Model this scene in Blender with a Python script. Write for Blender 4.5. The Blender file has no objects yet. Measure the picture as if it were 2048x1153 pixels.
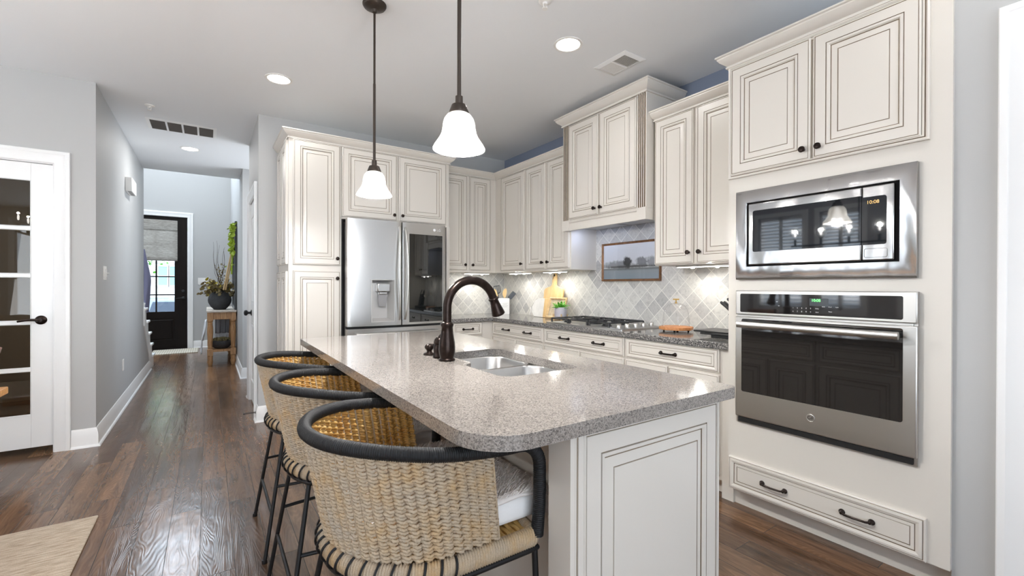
import bpy, bmesh, math, random
from mathutils import Vector, Matrix
import numpy as np
PI = math.pi
S = bpy.context.scene
C = S.collection
random.seed(7)
rng = np.random.default_rng(7)

# ------------------------------------------------------------------ camera
YAW, PIT, ROL = math.radians(34.138), math.radians(-0.205), math.radians(0.159)
fwd = Vector((math.sin(YAW)*math.cos(PIT), math.cos(YAW)*math.cos(PIT), math.sin(PIT)))
rgt = Vector((math.cos(YAW), -math.sin(YAW), 0)); up = rgt.cross(fwd)
r2 = rgt*math.cos(ROL) + up*math.sin(ROL); u2 = up*math.cos(ROL) - rgt*math.sin(ROL)
cd = bpy.data.cameras.new('camera'); cam = bpy.data.objects.new('camera', cd); C.objects.link(cam)
cd.sensor_width = 36; cd.sensor_fit = 'HORIZONTAL'; cd.lens = 894.9/2048*36; cd.clip_start = .05; cd.clip_end = 200
cam.matrix_world = Matrix(((r2.x, u2.x, -fwd.x, 0), (r2.y, u2.y, -fwd.y, 0), (r2.z, u2.z, -fwd.z, 1.24), (0, 0, 0, 1)))
S.camera = cam

# ------------------------------------------------------------------ world, daylight, exposure
S.view_settings.view_transform = 'Standard'; S.view_settings.look = 'None'
S.view_settings.gamma = 1; S.view_settings.use_curve_mapping = False
S.view_settings.exposure = 0.36
W = bpy.data.worlds.new('daylight'); S.world = W; W.use_nodes = True
bg = W.node_tree.nodes['Background']; bg.inputs[0].default_value = (.66, .82, 1.0, 1); bg.inputs[1].default_value = 3.2
S.cycles.use_denoising = True
S.cycles.max_bounces = 8; S.cycles.diffuse_bounces = 5; S.cycles.glossy_bounces = 4; S.cycles.transparent_max_bounces = 10
S.cycles.sample_clamp_indirect = 6; S.cycles.caustics_reflective = False; S.cycles.caustics_refractive = False

def area(name, loc, aim, sx, sy, power, col=(1, 1, 1), shape='RECTANGLE', parent=None):
    l = bpy.data.lights.new(name, 'AREA'); l.shape = shape; l.size = sx; l.size_y = sy; l.energy = power; l.color = col
    o = bpy.data.objects.new(name, l); C.objects.link(o)
    o.location = loc; o.rotation_euler = Vector(aim).to_track_quat('-Z', 'Y').to_euler()
    if parent: o.parent = parent; o.location = Vector(loc) - parent.location
    return o
# area lamps standing in for daylight; all but the foyer one are added fill
DAY = (.95, .97, 1.0)
area('rear_fill_light', (-.9, -3.62, 1.45), (0, 1, .4), 4.6, 2.2, 50, DAY).data.spread = math.radians(110)  # added fill from behind the camera, tilted upward
for i, (a, b) in enumerate(((3.72, 4.5), (2.85, 3.45), (1.2, 2.3))):
    area('side_fill_light', (-4.45, (a+b)/2, .42), (.42, .02, 1), .5, b-a, 230, (.95, .97, 1))   # added fill hidden below the sill, aimed up at the ceiling
area('passage_fill_light', (1.66, 6.37, 1.5), (-1, 0, 1.5), 1.0, 1.8, 20, DAY)  # added fill for the hall wall and ceiling
area('den_fill_light', (-3.46, 5.8, 1.6), (1, 0, 0), .9, 1.2, 5, DAY)  # added fill so the den does not go black
area('daylight_foyer_window', (-.9, 11.02, 4.45), (0, -1, -.6), 1.8, 1.2, 90, (.75, .87, 1))
sun = bpy.data.lights.new('sun', 'SUN'); sun.energy = 2.6; sun.angle = .02; sun.color = (1, .95, .88)
so = bpy.data.objects.new('sun', sun); C.objects.link(so); so.rotation_euler = Vector((.55, 1.0, -.9)).to_track_quat('-Z', 'Y').to_euler()

# ------------------------------------------------------------------ material helpers
def lin(r, g, b):
    f = lambda c: (c/12.92 if c <= .04045 else ((c+.055)/1.055)**2.4)
    return (f(r/255), f(g/255), f(b/255), 1)
class N:
    def __init__(s, name):
        s.m = bpy.data.materials.new(name); s.m.use_nodes = True; s.t = s.m.node_tree
        s.bsdf = s.t.nodes['Principled BSDF']; s.out = s.t.nodes['Material Output']
    def n(s, typ, **k):
        x = s.t.nodes.new(typ)
        for a, v in k.items():
            if a.startswith('i_'):
                key = a[2:]; key = int(key) if key.isdigit() else key.replace('_', ' ')
                x.inputs[key].default_value = v
            else: setattr(x, a, v)
        return x
    def l(s, a, b): s.t.links.new(a, b)
    def ramp(s, fac, stops, interp='LINEAR'):
        r = s.n('ShaderNodeValToRGB'); r.color_ramp.interpolation = interp; e = r.color_ramp.elements
        while len(e) < len(stops): e.new(.5)
        for x, (p, c) in zip(e, stops): x.position = p; x.color = c
        s.l(fac, r.inputs[0]); return r.outputs[0]
    def mix(s, fac, a, b, typ='MIX'):
        x = s.n('ShaderNodeMix', data_type='RGBA', blend_type=typ)
        for v, k in ((fac, 0), (a, 6), (b, 7)):
            if hasattr(v, 'is_linked') or hasattr(v, 'links'): s.l(v, x.inputs[k])
            else: x.inputs[k].default_value = v
        return x.outputs[2]
    def bump(s, h, strength, dist=.01, normal=None):
        b = s.n('ShaderNodeBump'); b.inputs['Strength'].default_value = strength; b.inputs['Distance'].default_value = dist
        s.l(h, b.inputs['Height'])
        if normal: s.l(normal, b.inputs['Normal'])
        return b.outputs[0]
    def coord(s, scale=(1, 1, 1), rot=(0, 0, 0), loc=(0, 0, 0)):
        c = s.n('ShaderNodeTexCoord'); mp = s.n('ShaderNodeMapping')
        mp.inputs['Scale'].default_value = scale; mp.inputs['Rotation'].default_value = rot; mp.inputs['Location'].default_value = loc
        s.l(c.outputs['Object'], mp.inputs[0]); return mp.outputs[0]
    def noise(s, vec, scale, detail=3, rough=.5, dist=0):
        x = s.n('ShaderNodeTexNoise'); x.inputs['Scale'].default_value = scale; x.inputs['Detail'].default_value = detail
        x.inputs['Roughness'].default_value = rough; x.inputs['Distortion'].default_value = dist
        s.l(vec, x.inputs['Vector']); return x.outputs[0]
    def set(s, **k):
        for a, v in k.items():
            i = s.bsdf.inputs[a.replace('_', ' ')]
            if hasattr(v, 'links'): s.l(v, i)
            else: i.default_value = v
        return s
def mat(name, col, rough=.5, metal=0., bump=0, bscale=60, var=0, spec=.5, stretch=(1, 1, 1)):
    s = N(name); s.set(Base_Color=col, Roughness=rough, Metallic=metal); s.bsdf.inputs['Specular IOR Level'].default_value = spec
    if bump or var:
        v = s.coord(stretch); nz = s.noise(v, bscale, 3)
        if bump: s.set(Normal=s.bump(nz, bump, .004))
        if var:
            d = tuple(c*(1-var) for c in col[:3])+(1,)
            s.set(Base_Color=s.ramp(nz, ((.3, d), (.7, col))))
    return s.m
def emit(name, col, strength, base=(.8, .8, .8, 1)):
    s = N(name); s.set(Base_Color=base, Roughness=.4, Emission_Color=col, Emission_Strength=strength); return s.m
def glass_mat(name, tint=(1, 1, 1, 1), ior=1.45, rough=0.0):
    s = N(name); t = s.t; t.nodes.remove(s.bsdf)
    lw = s.n('ShaderNodeLayerWeight'); lw.inputs[0].default_value = .5; pw = s.n('ShaderNodeMath', operation='POWER'); s.l(lw.outputs['Facing'], pw.inputs[0]); pw.inputs[1].default_value = 4
    f = s.n('ShaderNodeMath', operation='MULTIPLY_ADD'); s.l(pw.outputs[0], f.inputs[0]); f.inputs[1].default_value = .85; f.inputs[2].default_value = ((ior-1)/(ior+1))**2
    a = s.n('ShaderNodeBsdfTransparent'); a.inputs[0].default_value = tint
    g = s.n('ShaderNodeBsdfGlossy'); g.inputs['Roughness'].default_value = rough
    m = s.n('ShaderNodeMixShader'); s.l(f.outputs[0], m.inputs[0]); s.l(a.outputs[0], m.inputs[1]); s.l(g.outputs[0], m.inputs[2])
    s.l(m.outputs[0], s.out.inputs[0]); return s.m

M = {}
M['wall'] = mat('grey_wall_paint', lin(186, 186, 185), .6, bump=.05, bscale=250)
M['slate'] = mat('slate_blue_wall', lin(132, 142, 162), .6, bump=.05, bscale=250)  # bluer, darker base colour, used on the right wall alone
M['ceil'] = mat('white_ceiling_paint', lin(237, 239, 241), .7, bump=.04, bscale=200)
M['trim'] = mat('white_trim_paint', lin(244, 244, 243), .3)
M['cab'] = mat('cream_cabinet_paint', lin(222, 216, 207), .3, bump=.02, bscale=90)
M['glaze'] = mat('brown_glaze', lin(138, 120, 98), .45, var=.3, bscale=25)
M['bronze'] = mat('oil_rubbed_bronze', lin(50, 40, 36), .28, .85, var=.45, bscale=40)
M['darkmetal'] = mat('dark_bronze_pendant_metal', lin(72, 64, 58), .4, .7)
M['black'] = mat('black_plastic', (.012, .012, .013, 1), .3)
M['matteblack'] = mat('matte_black_metal', (.012, .012, .013, 1), .45, .3)
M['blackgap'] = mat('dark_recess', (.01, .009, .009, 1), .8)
M['iron'] = mat('cast_iron', (.018, .018, .02, 1), .45, bump=.3, bscale=300)
M['white'] = mat('white_ceramic', lin(240, 240, 240), .25)
M['whiteplastic'] = mat('white_plastic', lin(238, 236, 232), .4)
M['brass'] = mat('brass', lin(196, 160, 92), .3, 1)
M['gilt'] = mat('gilded_frame_wood', lin(140, 95, 55), .35, .2, var=.5, bscale=30)

def steel(name, col, rough, wav=0, wsc=2.2, dirn=(200, 200, 2), brush=.03):
    s = N(name); s.set(Base_Color=col, Metallic=1.0, Roughness=rough)
    v = s.coord(dirn); b = s.noise(v, 1.0, 3); nrm = s.bump(b, brush, .002)
    if wav:
        v2 = s.coord((1, 1, .6)); n2 = s.noise(v2, wsc, 1.5); nrm = s.bump(n2, wav, .05, nrm)
    s.set(Normal=nrm); return s.m
M['steel'] = steel('brushed_stainless_steel', lin(205, 203, 199), .33, .10, 2.5)
M['steelfridge'] = steel('fridge_stainless_steel', lin(198, 197, 195), .26, .12, 1.6, (300, 300, 1))
M['steelmirror'] = steel('polished_stainless_trim', lin(176, 175, 174), .14, .28, 5.5, (2, 2, 200))
M['sinksteel'] = steel('sink_stainless_steel', lin(205, 203, 200), .28, 0, 1, (3, 300, 300))
M['ovenglass'] = mat('black_oven_glass', (.010, .009, .009, 1), .04, spec=.9)
M['fridgeglass'] = mat('black_fridge_door_glass', (.006, .007, .007, 1), .03, spec=.9)
M['mwglass'] = mat('microwave_window_glass', (.008, .010, .014, 1), .03, spec=1.0)
M['pane'] = glass_mat('window_glass', (.96, .96, .96, 1))
M['clear'] = glass_mat('clear_thin_glass', (.99, .99, .99, 1), 1.35)
M['darkpane'] = glass_mat('french_door_glass', (.8, .76, .70, 1), 1.5)

def floor_mat():
    s = N('dark_hand_scraped_planks')
    tc = s.n('ShaderNodeTexCoord'); sp = s.n('ShaderNodeSeparateXYZ'); s.l(tc.outputs['Object'], sp.inputs[0])
    sub = s.n('ShaderNodeMath', operation='SUBTRACT'); s.l(sp.outputs[0], sub.inputs[0]); sub.inputs[1].default_value = .097
    cb = s.n('ShaderNodeCombineXYZ'); s.l(sp.outputs[1], cb.inputs[0]); s.l(sub.outputs[0], cb.inputs[1])
    br = s.n('ShaderNodeTexBrick'); s.l(cb.outputs[0], br.inputs['Vector']); br.offset = .37; br.offset_frequency = 2
    for k, v in (('Scale', 1), ('Mortar Size', .0016), ('Mortar Smooth', .6), ('Brick Width', 1.15), ('Row Height', .1306), ('Bias', 0)): br.inputs[k].default_value = v
    br.inputs['Color1'].default_value = (0, 0, 0, 1); br.inputs['Color2'].default_value = (1, 1, 1, 1); br.inputs['Mortar'].default_value = (.5, .5, .5, 1)
    # grain, shifted per plank
    mv = s.n('ShaderNodeVectorMath', operation='MULTIPLY_ADD'); s.l(br.outputs['Color'], mv.inputs[0]); mv.inputs[1].default_value = (9, 9, 9)
    s.l(tc.outputs['Object'], mv.inputs[2])
    mp = s.n('ShaderNodeMapping'); mp.inputs['Scale'].default_value = (22, 2.0, 1); s.l(mv.outputs[0], mp.inputs[0])
    g1 = s.noise(mp.outputs[0], 1.0, 6, .62, .6)
    mp2 = s.n('ShaderNodeMapping'); mp2.inputs['Scale'].default_value = (7, .9, 1); s.l(mv.outputs[0], mp2.inputs[0])
    nz = s.noise(mp2.outputs[0], 1.3, 2, .5, .3)
    mul = s.n('ShaderNodeMath', operation='MULTIPLY'); s.l(nz, mul.inputs[0]); mul.inputs[1].default_value = 190.0
    sn = s.n('ShaderNodeMath', operation='SINE'); s.l(mul.outputs[0], sn.inputs[0])      # cathedral growth rings
    plank = s.ramp(br.outputs['Color'], ((0, lin(100, 78, 62)), (.35, lin(128, 98, 76)), (.7, lin(112, 87, 70)), (1, lin(150, 116, 88))))
    grain = s.ramp(g1, ((.3, (.42, .40, .38, 1)), (.65, (1.12, 1.1, 1.06, 1))))
    col = s.mix(1.0, plank, grain, 'MULTIPLY')
    ringc = s.ramp(sn.outputs[0], ((0, (.72, .70, .68, 1)), (.55, (1, 1, 1, 1))))
    col = s.mix(.6, col, ringc, 'MULTIPLY')
    col = s.mix(br.outputs['Fac'], col, lin(46, 36, 30))
    s.set(Base_Color=col)
    inv = s.n('ShaderNodeMath', operation='SUBTRACT'); inv.inputs[0].default_value = 1; s.l(br.outputs['Fac'], inv.inputs[1])
    lo = s.noise(s.coord((5, 3, 1)), 1.6, 2)
    n1 = s.bump(inv.outputs[0], .5, .003); n2 = s.bump(sn.outputs[0], .16, .0005, n1); n3 = s.bump(lo, .12, .02, n2); n4 = s.bump(g1, .18, .0015, n3)
    s.set(Normal=n4, Roughness=s.ramp(g1, ((.2, (.24,)*3+(1,)), (.8, (.15,)*3+(1,)))))
    s.bsdf.inputs['Specular IOR Level'].default_value = .55
    return s.m
M['floor'] = floor_mat()

def granite(name, stops, scale, big, rough=.09):
    s = N(name); v = s.coord()
    vo = s.n('ShaderNodeTexVoronoi'); vo.inputs['Scale'].default_value = scale; s.l(v, vo.inputs['Vector'])
    a = s.noise(v, scale*.55, 4, .6); sep = s.n('ShaderNodeSeparateColor'); s.l(vo.outputs['Color'], sep.inputs[0])
    ad = s.n('ShaderNodeMath', operation='MULTIPLY_ADD'); s.l(sep.outputs[0], ad.inputs[0]); ad.inputs[1].default_value = .5
    hf = s.n('ShaderNodeMath', operation='MULTIPLY'); s.l(a, hf.inputs[0]); hf.inputs[1].default_value = .5; s.l(hf.outputs[0], ad.inputs[2])
    c = s.ramp(ad.outputs[0], stops)
    b = s.noise(v, 3.0, 3); c = s.mix(1.0, c, s.ramp(b, ((.3, big), (.7, (1.05, 1.05, 1.05, 1)))), 'MULTIPLY')
    s.set(Base_Color=c, Roughness=rough); return s.m
M['granite'] = granite('grey_taupe_granite', ((.2, lin(86, 82, 79)), (.36, lin(124, 118, 113)), (.5, lin(144, 137, 131)), (.66, lin(164, 157, 150)), (.8, lin(116, 110, 105))), 330, (.9, .89, .88, 1))
M['granite2'] = granite('dark_speckled_granite', ((.2, lin(30, 30, 32)), (.36, lin(78, 77, 78)), (.5, lin(112, 110, 109)), (.64, lin(180, 176, 170)), (.78, lin(48, 48, 50))), 210, (.88, .88, .88, 1))

def tile_mat(name, axis):
    s = N(name); tc = s.n('ShaderNodeTexCoord'); sp = s.n('ShaderNodeSeparateXYZ'); s.l(tc.outputs['Object'], sp.inputs[0])
    cb = s.n('ShaderNodeCombineXYZ'); s.l(sp.outputs[axis], cb.inputs[0]); s.l(sp.outputs[2], cb.inputs[1])
    mp = s.n('ShaderNodeMapping'); mp.inputs['Rotation'].default_value = (0, 0, PI/4); mp.inputs['Location'].default_value = (.03, .047, 0); s.l(cb.outputs[0], mp.inputs[0])
    br = s.n('ShaderNodeTexBrick'); s.l(mp.outputs[0], br.inputs['Vector']); br.offset = 0; br.squash = 1
    for k, v in (('Scale', 1), ('Mortar Size', .0028), ('Mortar Smooth', .2), ('Brick Width', .1016), ('Row Height', .1016), ('Bias', 0)): br.inputs[k].default_value = v
    br.inputs['Color1'].default_value = (0, 0, 0, 1); br.inputs['Color2'].default_value = (1, 1, 1, 1)
    base = s.ramp(br.outputs['Color'], ((0, lin(176, 175, 174)), (.3, lin(206, 204, 199)), (.75, lin(216, 214, 208)), (1, lin(190, 189, 187))))
    v = s.coord(); n1 = s.noise(v, 26, 8, .7, 1.2)
    c = s.mix(1.0, base, s.ramp(n1, ((.28, (.66, .66, .67, 1)), (.5, (.97, .97, .97, 1)), (.7, (1.04, 1.04, 1.03, 1)))), 'MULTIPLY')
    n2 = s.noise(v, 120, 2); c = s.mix(1.0, c, s.ramp(n2, ((.22, (.75, .74, .72, 1)), (.36, (1, 1, 1, 1)))), 'MULTIPLY')
    c = s.mix(br.outputs['Fac'], c, lin(228, 226, 219)); s.set(Base_Color=c, Roughness=.38)
    inv = s.n('ShaderNodeMath', operation='SUBTRACT'); inv.inputs[0].default_value = 1; s.l(br.outputs['Fac'], inv.inputs[1])
    s.set(Normal=s.bump(n1, .12, .003, s.bump(inv.outputs[0], .35, .002))); return s.m
M['tileX'] = tile_mat('tumbled_stone_tile_back', 0); M['tileY'] = tile_mat('tumbled_stone_tile_side', 1)

def wood(name, c1, c2, sc=(3, 3, 30), rough=.5, axis=None):
    s = N(name); v = s.coord(sc); n = s.noise(v, 1.6, 5, .6, .8)
    s.set(Base_Color=s.ramp(n, ((.3, c1), (.68, c2))), Roughness=rough, Normal=s.bump(n, .12, .003)); return s.m
M['oak'] = wood('honey_oak_console', lin(150, 108, 70), lin(200, 158, 112), (30, 30, 3))
M['bamboo'] = wood('pale_bamboo', lin(214, 176, 116), lin(236, 204, 148), (30, 30, 3))
M['acacia'] = wood('warm_wood', lin(176, 112, 66), lin(216, 152, 98), (4, 30, 30))
M['tablewood'] = wood('golden_table_wood', lin(190, 128, 68), lin(226, 170, 104), (4, 30, 30), .35)
M['bowlwood'] = wood('dark_bowl_wood', lin(112, 78, 64), lin(176, 136, 118), (6, 6, 30), .3)
M['framewood'] = wood('light_frame_wood', lin(176, 142, 98), lin(220, 190, 144), (20, 20, 20))
M['doordark'] = wood('espresso_door', lin(15, 10, 8), lin(24, 16, 12), (30, 30, 2), .55)
M['doordark'].node_tree.nodes['Principled BSDF'].inputs['Specular IOR Level'].default_value = .2
def rope(name, a, b_, c):
    s = N(name); v = s.coord(); n1 = s.noise(v, 11, 4, .6); n2 = s.noise(v, 420, 3)
    col = s.mix(1, s.ramp(n1, ((.32, a), (.5, b_), (.68, c))), s.ramp(n2, ((.3, (.78, .77, .75, 1)), (.6, (1, 1, 1, 1)))), 'MULTIPLY')
    s.set(Base_Color=col, Roughness=.75, Normal=s.bump(n2, .2, .002)); return s.m
M['ropeout'] = rope('seagrass_rope_grey', lin(182, 168, 150), lin(188, 168, 142), lin(194, 162, 118))  # outward rope faces and seat edge greyer, inward faces golden
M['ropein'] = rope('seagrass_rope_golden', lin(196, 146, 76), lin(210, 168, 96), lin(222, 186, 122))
M['ropeblack'] = mat('black_wrapped_cord', (.013, .013, .014, 1), .5, bump=.3, bscale=700, spec=.3)
M['cotton'] = mat('white_cotton_cushion', lin(240, 238, 236), .8, bump=.2, bscale=120)
def fur_mat():
    s = N('cream_fur_strands'); s.set(Base_Color=lin(254, 246, 240), Roughness=.9); t = s.n('ShaderNodeBsdfTranslucent'); t.inputs[0].default_value = lin(254, 246, 240)
    m = s.n('ShaderNodeMixShader'); m.inputs[0].default_value = .2; s.l(s.bsdf.outputs[0], m.inputs[1]); s.l(t.outputs[0], m.inputs[2]); s.l(m.outputs[0], s.out.inputs[0]); return s.m
M['fur'] = fur_mat()
M['rugmat'] = None
def rug_mat():
    s = N('beige_woven_rug'); v = s.coord((1, 1, 1)); a = s.noise(s.coord((14, 90, 1)), 1, 4); b = s.noise(v, 260, 2)
    c = s.mix(1, s.ramp(a, ((.35, lin(176, 158, 136)), (.65, lin(214, 200, 180)))), s.ramp(b, ((.3, (.8, .8, .8, 1)), (.6, (1, 1, 1, 1)))), 'MULTIPLY')
    s.set(Base_Color=c, Roughness=.95, Normal=s.bump(b, .5, .004)); return s.m
M['rug'] = rug_mat()
def shade_glass():
    s = N('frosted_white_lamp_glass'); s.set(Base_Color=lin(250, 246, 238), Roughness=.3, Emission_Color=(1, .985, .965, 1), Emission_Strength=.9)
    t = s.n('ShaderNodeBsdfTransparent'); m = s.n('ShaderNodeMixShader'); m.inputs[0].default_value = .5
    s.l(s.bsdf.outputs[0], m.inputs[1]); s.l(t.outputs[0], m.inputs[2]); s.l(m.outputs[0], s.out.inputs[0]); return s.m
M['shade'] = shade_glass()
M['bulb'] = emit('lit_bulb', (1, .975, .94, 1), 14)
M['lens'] = emit('lit_recessed_lens', (1, .985, .965, 1), 20)
M['led'] = emit('lit_led_strip', (1, .98, .93, 1), 5)
M['ledbulb'] = emit('lit_led_bulb', (1, .98, .93, 1), 60)
M['green'] = emit('green_clock_digits', (.15, 1, .2, 1), 2.2, (.01, .05, .01, 1))
M['amber'] = emit('amber_clock_digits', (1, .6, .2, 1), .9, (.05, .03, .01, 1))
M['print'] = mat('grey_panel_print', lin(200, 200, 200), .5)
M['leafgreen'] = mat('bright_green_leaf', lin(104, 190, 52), .45, var=.45, bscale=40)
M['leaflime'] = mat('lime_flower', lin(172, 196, 60), .6, var=.4, bscale=60)
M['leafdry'] = mat('dried_eucalyptus', lin(150, 134, 92), .65, var=.5, bscale=25)
M['leafyellow'] = mat('yellow_leaf', lin(216, 196, 60), .6, var=.3, bscale=40)
M['twig'] = mat('brown_twig', lin(84, 70, 58), .8)
M['pot'] = mat('black_stone_pot', lin(66, 66, 68), .75, bump=.3, bscale=60, var=.3)
M['potgrey'] = mat('lilac_grey_pot', lin(196, 192, 200), .55)
M['moss'] = mat('dry_moss', lin(150, 138, 96), .95, bump=1, bscale=140, var=.5)
M['cloth'] = mat('grey_throw', lin(150, 150, 154), .95, bump=.4, bscale=150)
M['clothwhite'] = mat('white_fringe', lin(225, 228, 232), .95, bump=.4, bscale=150)
M['coat'] = mat('lavender_grey_cloth', lin(128, 128, 156), .9, bump=.3, bscale=90)
M['bead'] = mat('natural_wood_bead', lin(206, 176, 128), .5)
M['denwall'] = mat('den_wall_paint', lin(150, 132, 112), .7)
M['upholstery'] = mat('beige_upholstery', lin(190, 172, 150), .9, bump=.3, bscale=200)
M['nailhead'] = M['brass']

# ------------------------------------------------------------------ mesh helpers
OFF = {}
class B:
    def __init__(s): s.v = []; s.f = []; s.m = []
    def add(s, v, f, m=0):
        k = len(s.v); s.v.extend([tuple(x) for x in v])
        for i, q in enumerate(f): s.f.append(tuple(k+j for j in q)); s.m.append(m[i] if isinstance(m, (list, np.ndarray)) else m)
        return s
    def box(s, x0, x1, y0, y1, z0, z1, m=0):
        v = [(x, y, z) for z in (z0, z1) for y in (y0, y1) for x in (x0, x1)]
        return s.add(v, [(0, 2, 3, 1), (4, 5, 7, 6), (0, 1, 5, 4), (2, 6, 7, 3), (0, 4, 6, 2), (1, 3, 7, 5)], m)
    def obox(s, c, ax, ay, az, m=0):      # oriented box: half-axis vectors
        c, ax, ay, az = map(Vector, (c, ax, ay, az))
        v = [c+ax*i+ay*j+az*k for k in (-1, 1) for j in (-1, 1) for i in (-1, 1)]
        return s.add(v, [(0, 2, 3, 1), (4, 5, 7, 6), (0, 1, 5, 4), (2, 6, 7, 3), (0, 4, 6, 2), (1, 3, 7, 5)], m)
    def prism(s, pts, d, m=0):            # polygon (3D points) pushed along vector d
        n = len(pts); p = [Vector(q) for q in pts]; d = Vector(d)
        f = [tuple(range(n))[::-1], tuple(range(n, 2*n))]+[(i, (i+1) % n, n+(i+1) % n, n+i) for i in range(n)]
        return s.add(p+[q+d for q in p], f, m)
    def lathe(s, c, prof, n=32, m=0, axis=(0, 0, 1), cap=True):
        q = Vector((0, 0, 1)).rotation_difference(Vector(axis)); c = Vector(c); v = []; f = []
        for r, z in prof:
            for i in range(n):
                a = 2*PI*i/n; v.append(c+q @ Vector((max(r, 1e-5)*math.cos(a), max(r, 1e-5)*math.sin(a), z)))
        for j in range(len(prof)-1):
            for i in range(n): f.append((j*n+i, j*n+(i+1) % n, (j+1)*n+(i+1) % n, (j+1)*n+i))
        if cap:
            f.append(tuple(range(n))[::-1]); k = (len(prof)-1)*n; f.append(tuple(range(k, k+n)))
        return s.add(v, f, m)
    def tube(s, path, r, n=10, closed=False, m=0, rf=None, ell=None, mf=None):
        P = np.array([tuple(p) for p in path], float); K = len(P)
        T = np.roll(P, -1, 0)-np.roll(P, 1, 0)
        if not closed: T[0] = P[1]-P[0]; T[-1] = P[-1]-P[-2]
        T /= np.linalg.norm(T, axis=1)[:, None]+1e-12
        a = np.array((0, 0, 1.)) if abs(T[0][2]) < .9 else np.array((1., 0, 0))
        nn = a-T[0]*(a@T[0]); nn /= np.linalg.norm(nn); Ns = [nn]
        for i in range(1, K):
            nn = Ns[-1]-T[i]*(Ns[-1]@T[i]); nn /= np.linalg.norm(nn)+1e-12; Ns.append(nn)
        Ns = np.array(Ns); Bs = np.cross(T, Ns)
        th = np.arange(n)*2*PI/n
        R = np.broadcast_to(np.asarray(r, float).reshape(-1, 1) if np.ndim(r) else r, (K, n)).astype(float)
        if rf is not None:
            sl = np.concatenate(([0], np.cumsum(np.linalg.norm(np.diff(P, axis=0), axis=1)))); R = R*rf(sl[:, None], th[None, :])
        ea, eb = ell or (1, 1)
        V = P[:, None, :]+(R*np.cos(th)*ea)[..., None]*Ns[:, None, :]+(R*np.sin(th)*eb)[..., None]*Bs[:, None, :]
        f = []; ms = []
        for j in range(K if closed else K-1):
            j2 = (j+1) % K
            for i in range(n):
                f.append((j*n+i, j*n+(i+1) % n, j2*n+(i+1) % n, j2*n+i))
                if mf is not None: ms.append(mf(j, i, Ns, Bs, th))
        if not closed:
            f.append(tuple(range(n))[::-1]); f.append(tuple(range((K-1)*n, K*n)))
            if mf is not None: ms += [0, 0]
        return s.add(V.reshape(-1, 3), f, ms if mf is not None else m)
    def sweep(s, path, prof, fn, closed=False, side=1, m=0, ms=None):
        """path: 2D points; prof: (out, h) closed outline; fn(u, v, h) -> 3D; mitred corners"""
        n = len(path); k = len(prof); P = [Vector(p) for p in path]; v = []
        for i in range(n):
            d0 = (P[i]-P[i-1]) if (closed or i > 0) else None; d1 = (P[(i+1) % n]-P[i]) if (closed or i < n-1) else None
            d0 = d0.normalized() if d0 else d1.normalized(); d1 = d1.normalized() if d1 else d0
            n0 = Vector((d0.y, -d0.x))*side; n1 = Vector((d1.y, -d1.x))*side
            mt = (n0+n1); mt = mt/max(mt.dot(n0), 1e-6) if mt.length > 1e-6 else n0
            for o, h in prof: v.append(fn(P[i].x+mt.x*o, P[i].y+mt.y*o, h))
        f = []; mm = []
        for i in range(n if closed else n-1):
            a, b = i*k, ((i+1) % n)*k
            for j in range(k): f.append((a+j, a+(j+1) % k, b+(j+1) % k, b+j)); mm.append(ms[j] if ms else m)
        if not closed: f += [tuple(range(k)), tuple(range((n-1)*k, n*k))]; mm += [m, m]
        return s.add(v, f, mm)
    def panel(s, o, U, V, D, w, h, fr=.058, t=.02, style='raised'):
        """framed, glazed door or drawer front; mats 0 paint, 1 glaze"""
        o, U, V, D = map(Vector, (o, U, V, D))
        if style == 'raised':
            rings = [(0, 0, 0), (0, t-.004, 0), (.004, t, 0), (.007, t, 0), (.0075, t-.002, 1), (.0098, t-.002, 1), (.0105, t, 0), (fr-.006, t, 0), (fr-.0055, t-.003, 1),
                     (fr-.0025, t-.003, 1), (fr-.002, t+.001, 0), (fr+.007, t+.0005, 0), (fr+.012, t-.006, 0), (fr+.0125, t-.008, 1), (fr+.0155, t-.008, 1), (fr+.042, t-.0015, 0),
                     (fr+.0425, t-.003, 1), (fr+.0452, t-.003, 1), (fr+.046, t-.001, 0)]
        else:
            rings = [(0, 0, 0), (0, t-.006, 0), (.004, t-.003, 0), (.007, t-.003, 0), (.0075, t-.005, 1), (.0097, t-.005, 1), (.0105, t, 0), (fr*.55, t+.002, 0), (fr-.004, t-.002, 0), (fr-.0035, t-.005, 1),
                     (fr-.001, t-.005, 1), (fr, t-.003, 0), (fr+.012, t-.003, 0), (fr+.0125, t-.005, 1), (fr+.0147, t-.005, 1), (fr+.0155, t-.003, 0)]
        lim = min(w, h)/2-.004
        rings = [r for r in rings if r[0] < lim]
        v = []
        for i, d, _ in rings:
            for a, b in ((i, i), (w-i, i), (w-i, h-i), (i, h-i)): v.append(o+U*a+V*b+D*d)
        f = []; mm = []
        for j in range(len(rings)-1):
            for q in range(4): f.append((4*j+q, 4*j+(q+1) % 4, 4*j+4+(q+1) % 4, 4*j+4+q)); mm.append(rings[j+1][2])
        k = 4*(len(rings)-1); f.append((k, k+1, k+2, k+3)); mm.append(0); f.append((3, 2, 1, 0)); mm.append(0)
        return s.add(v, f, mm)

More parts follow.
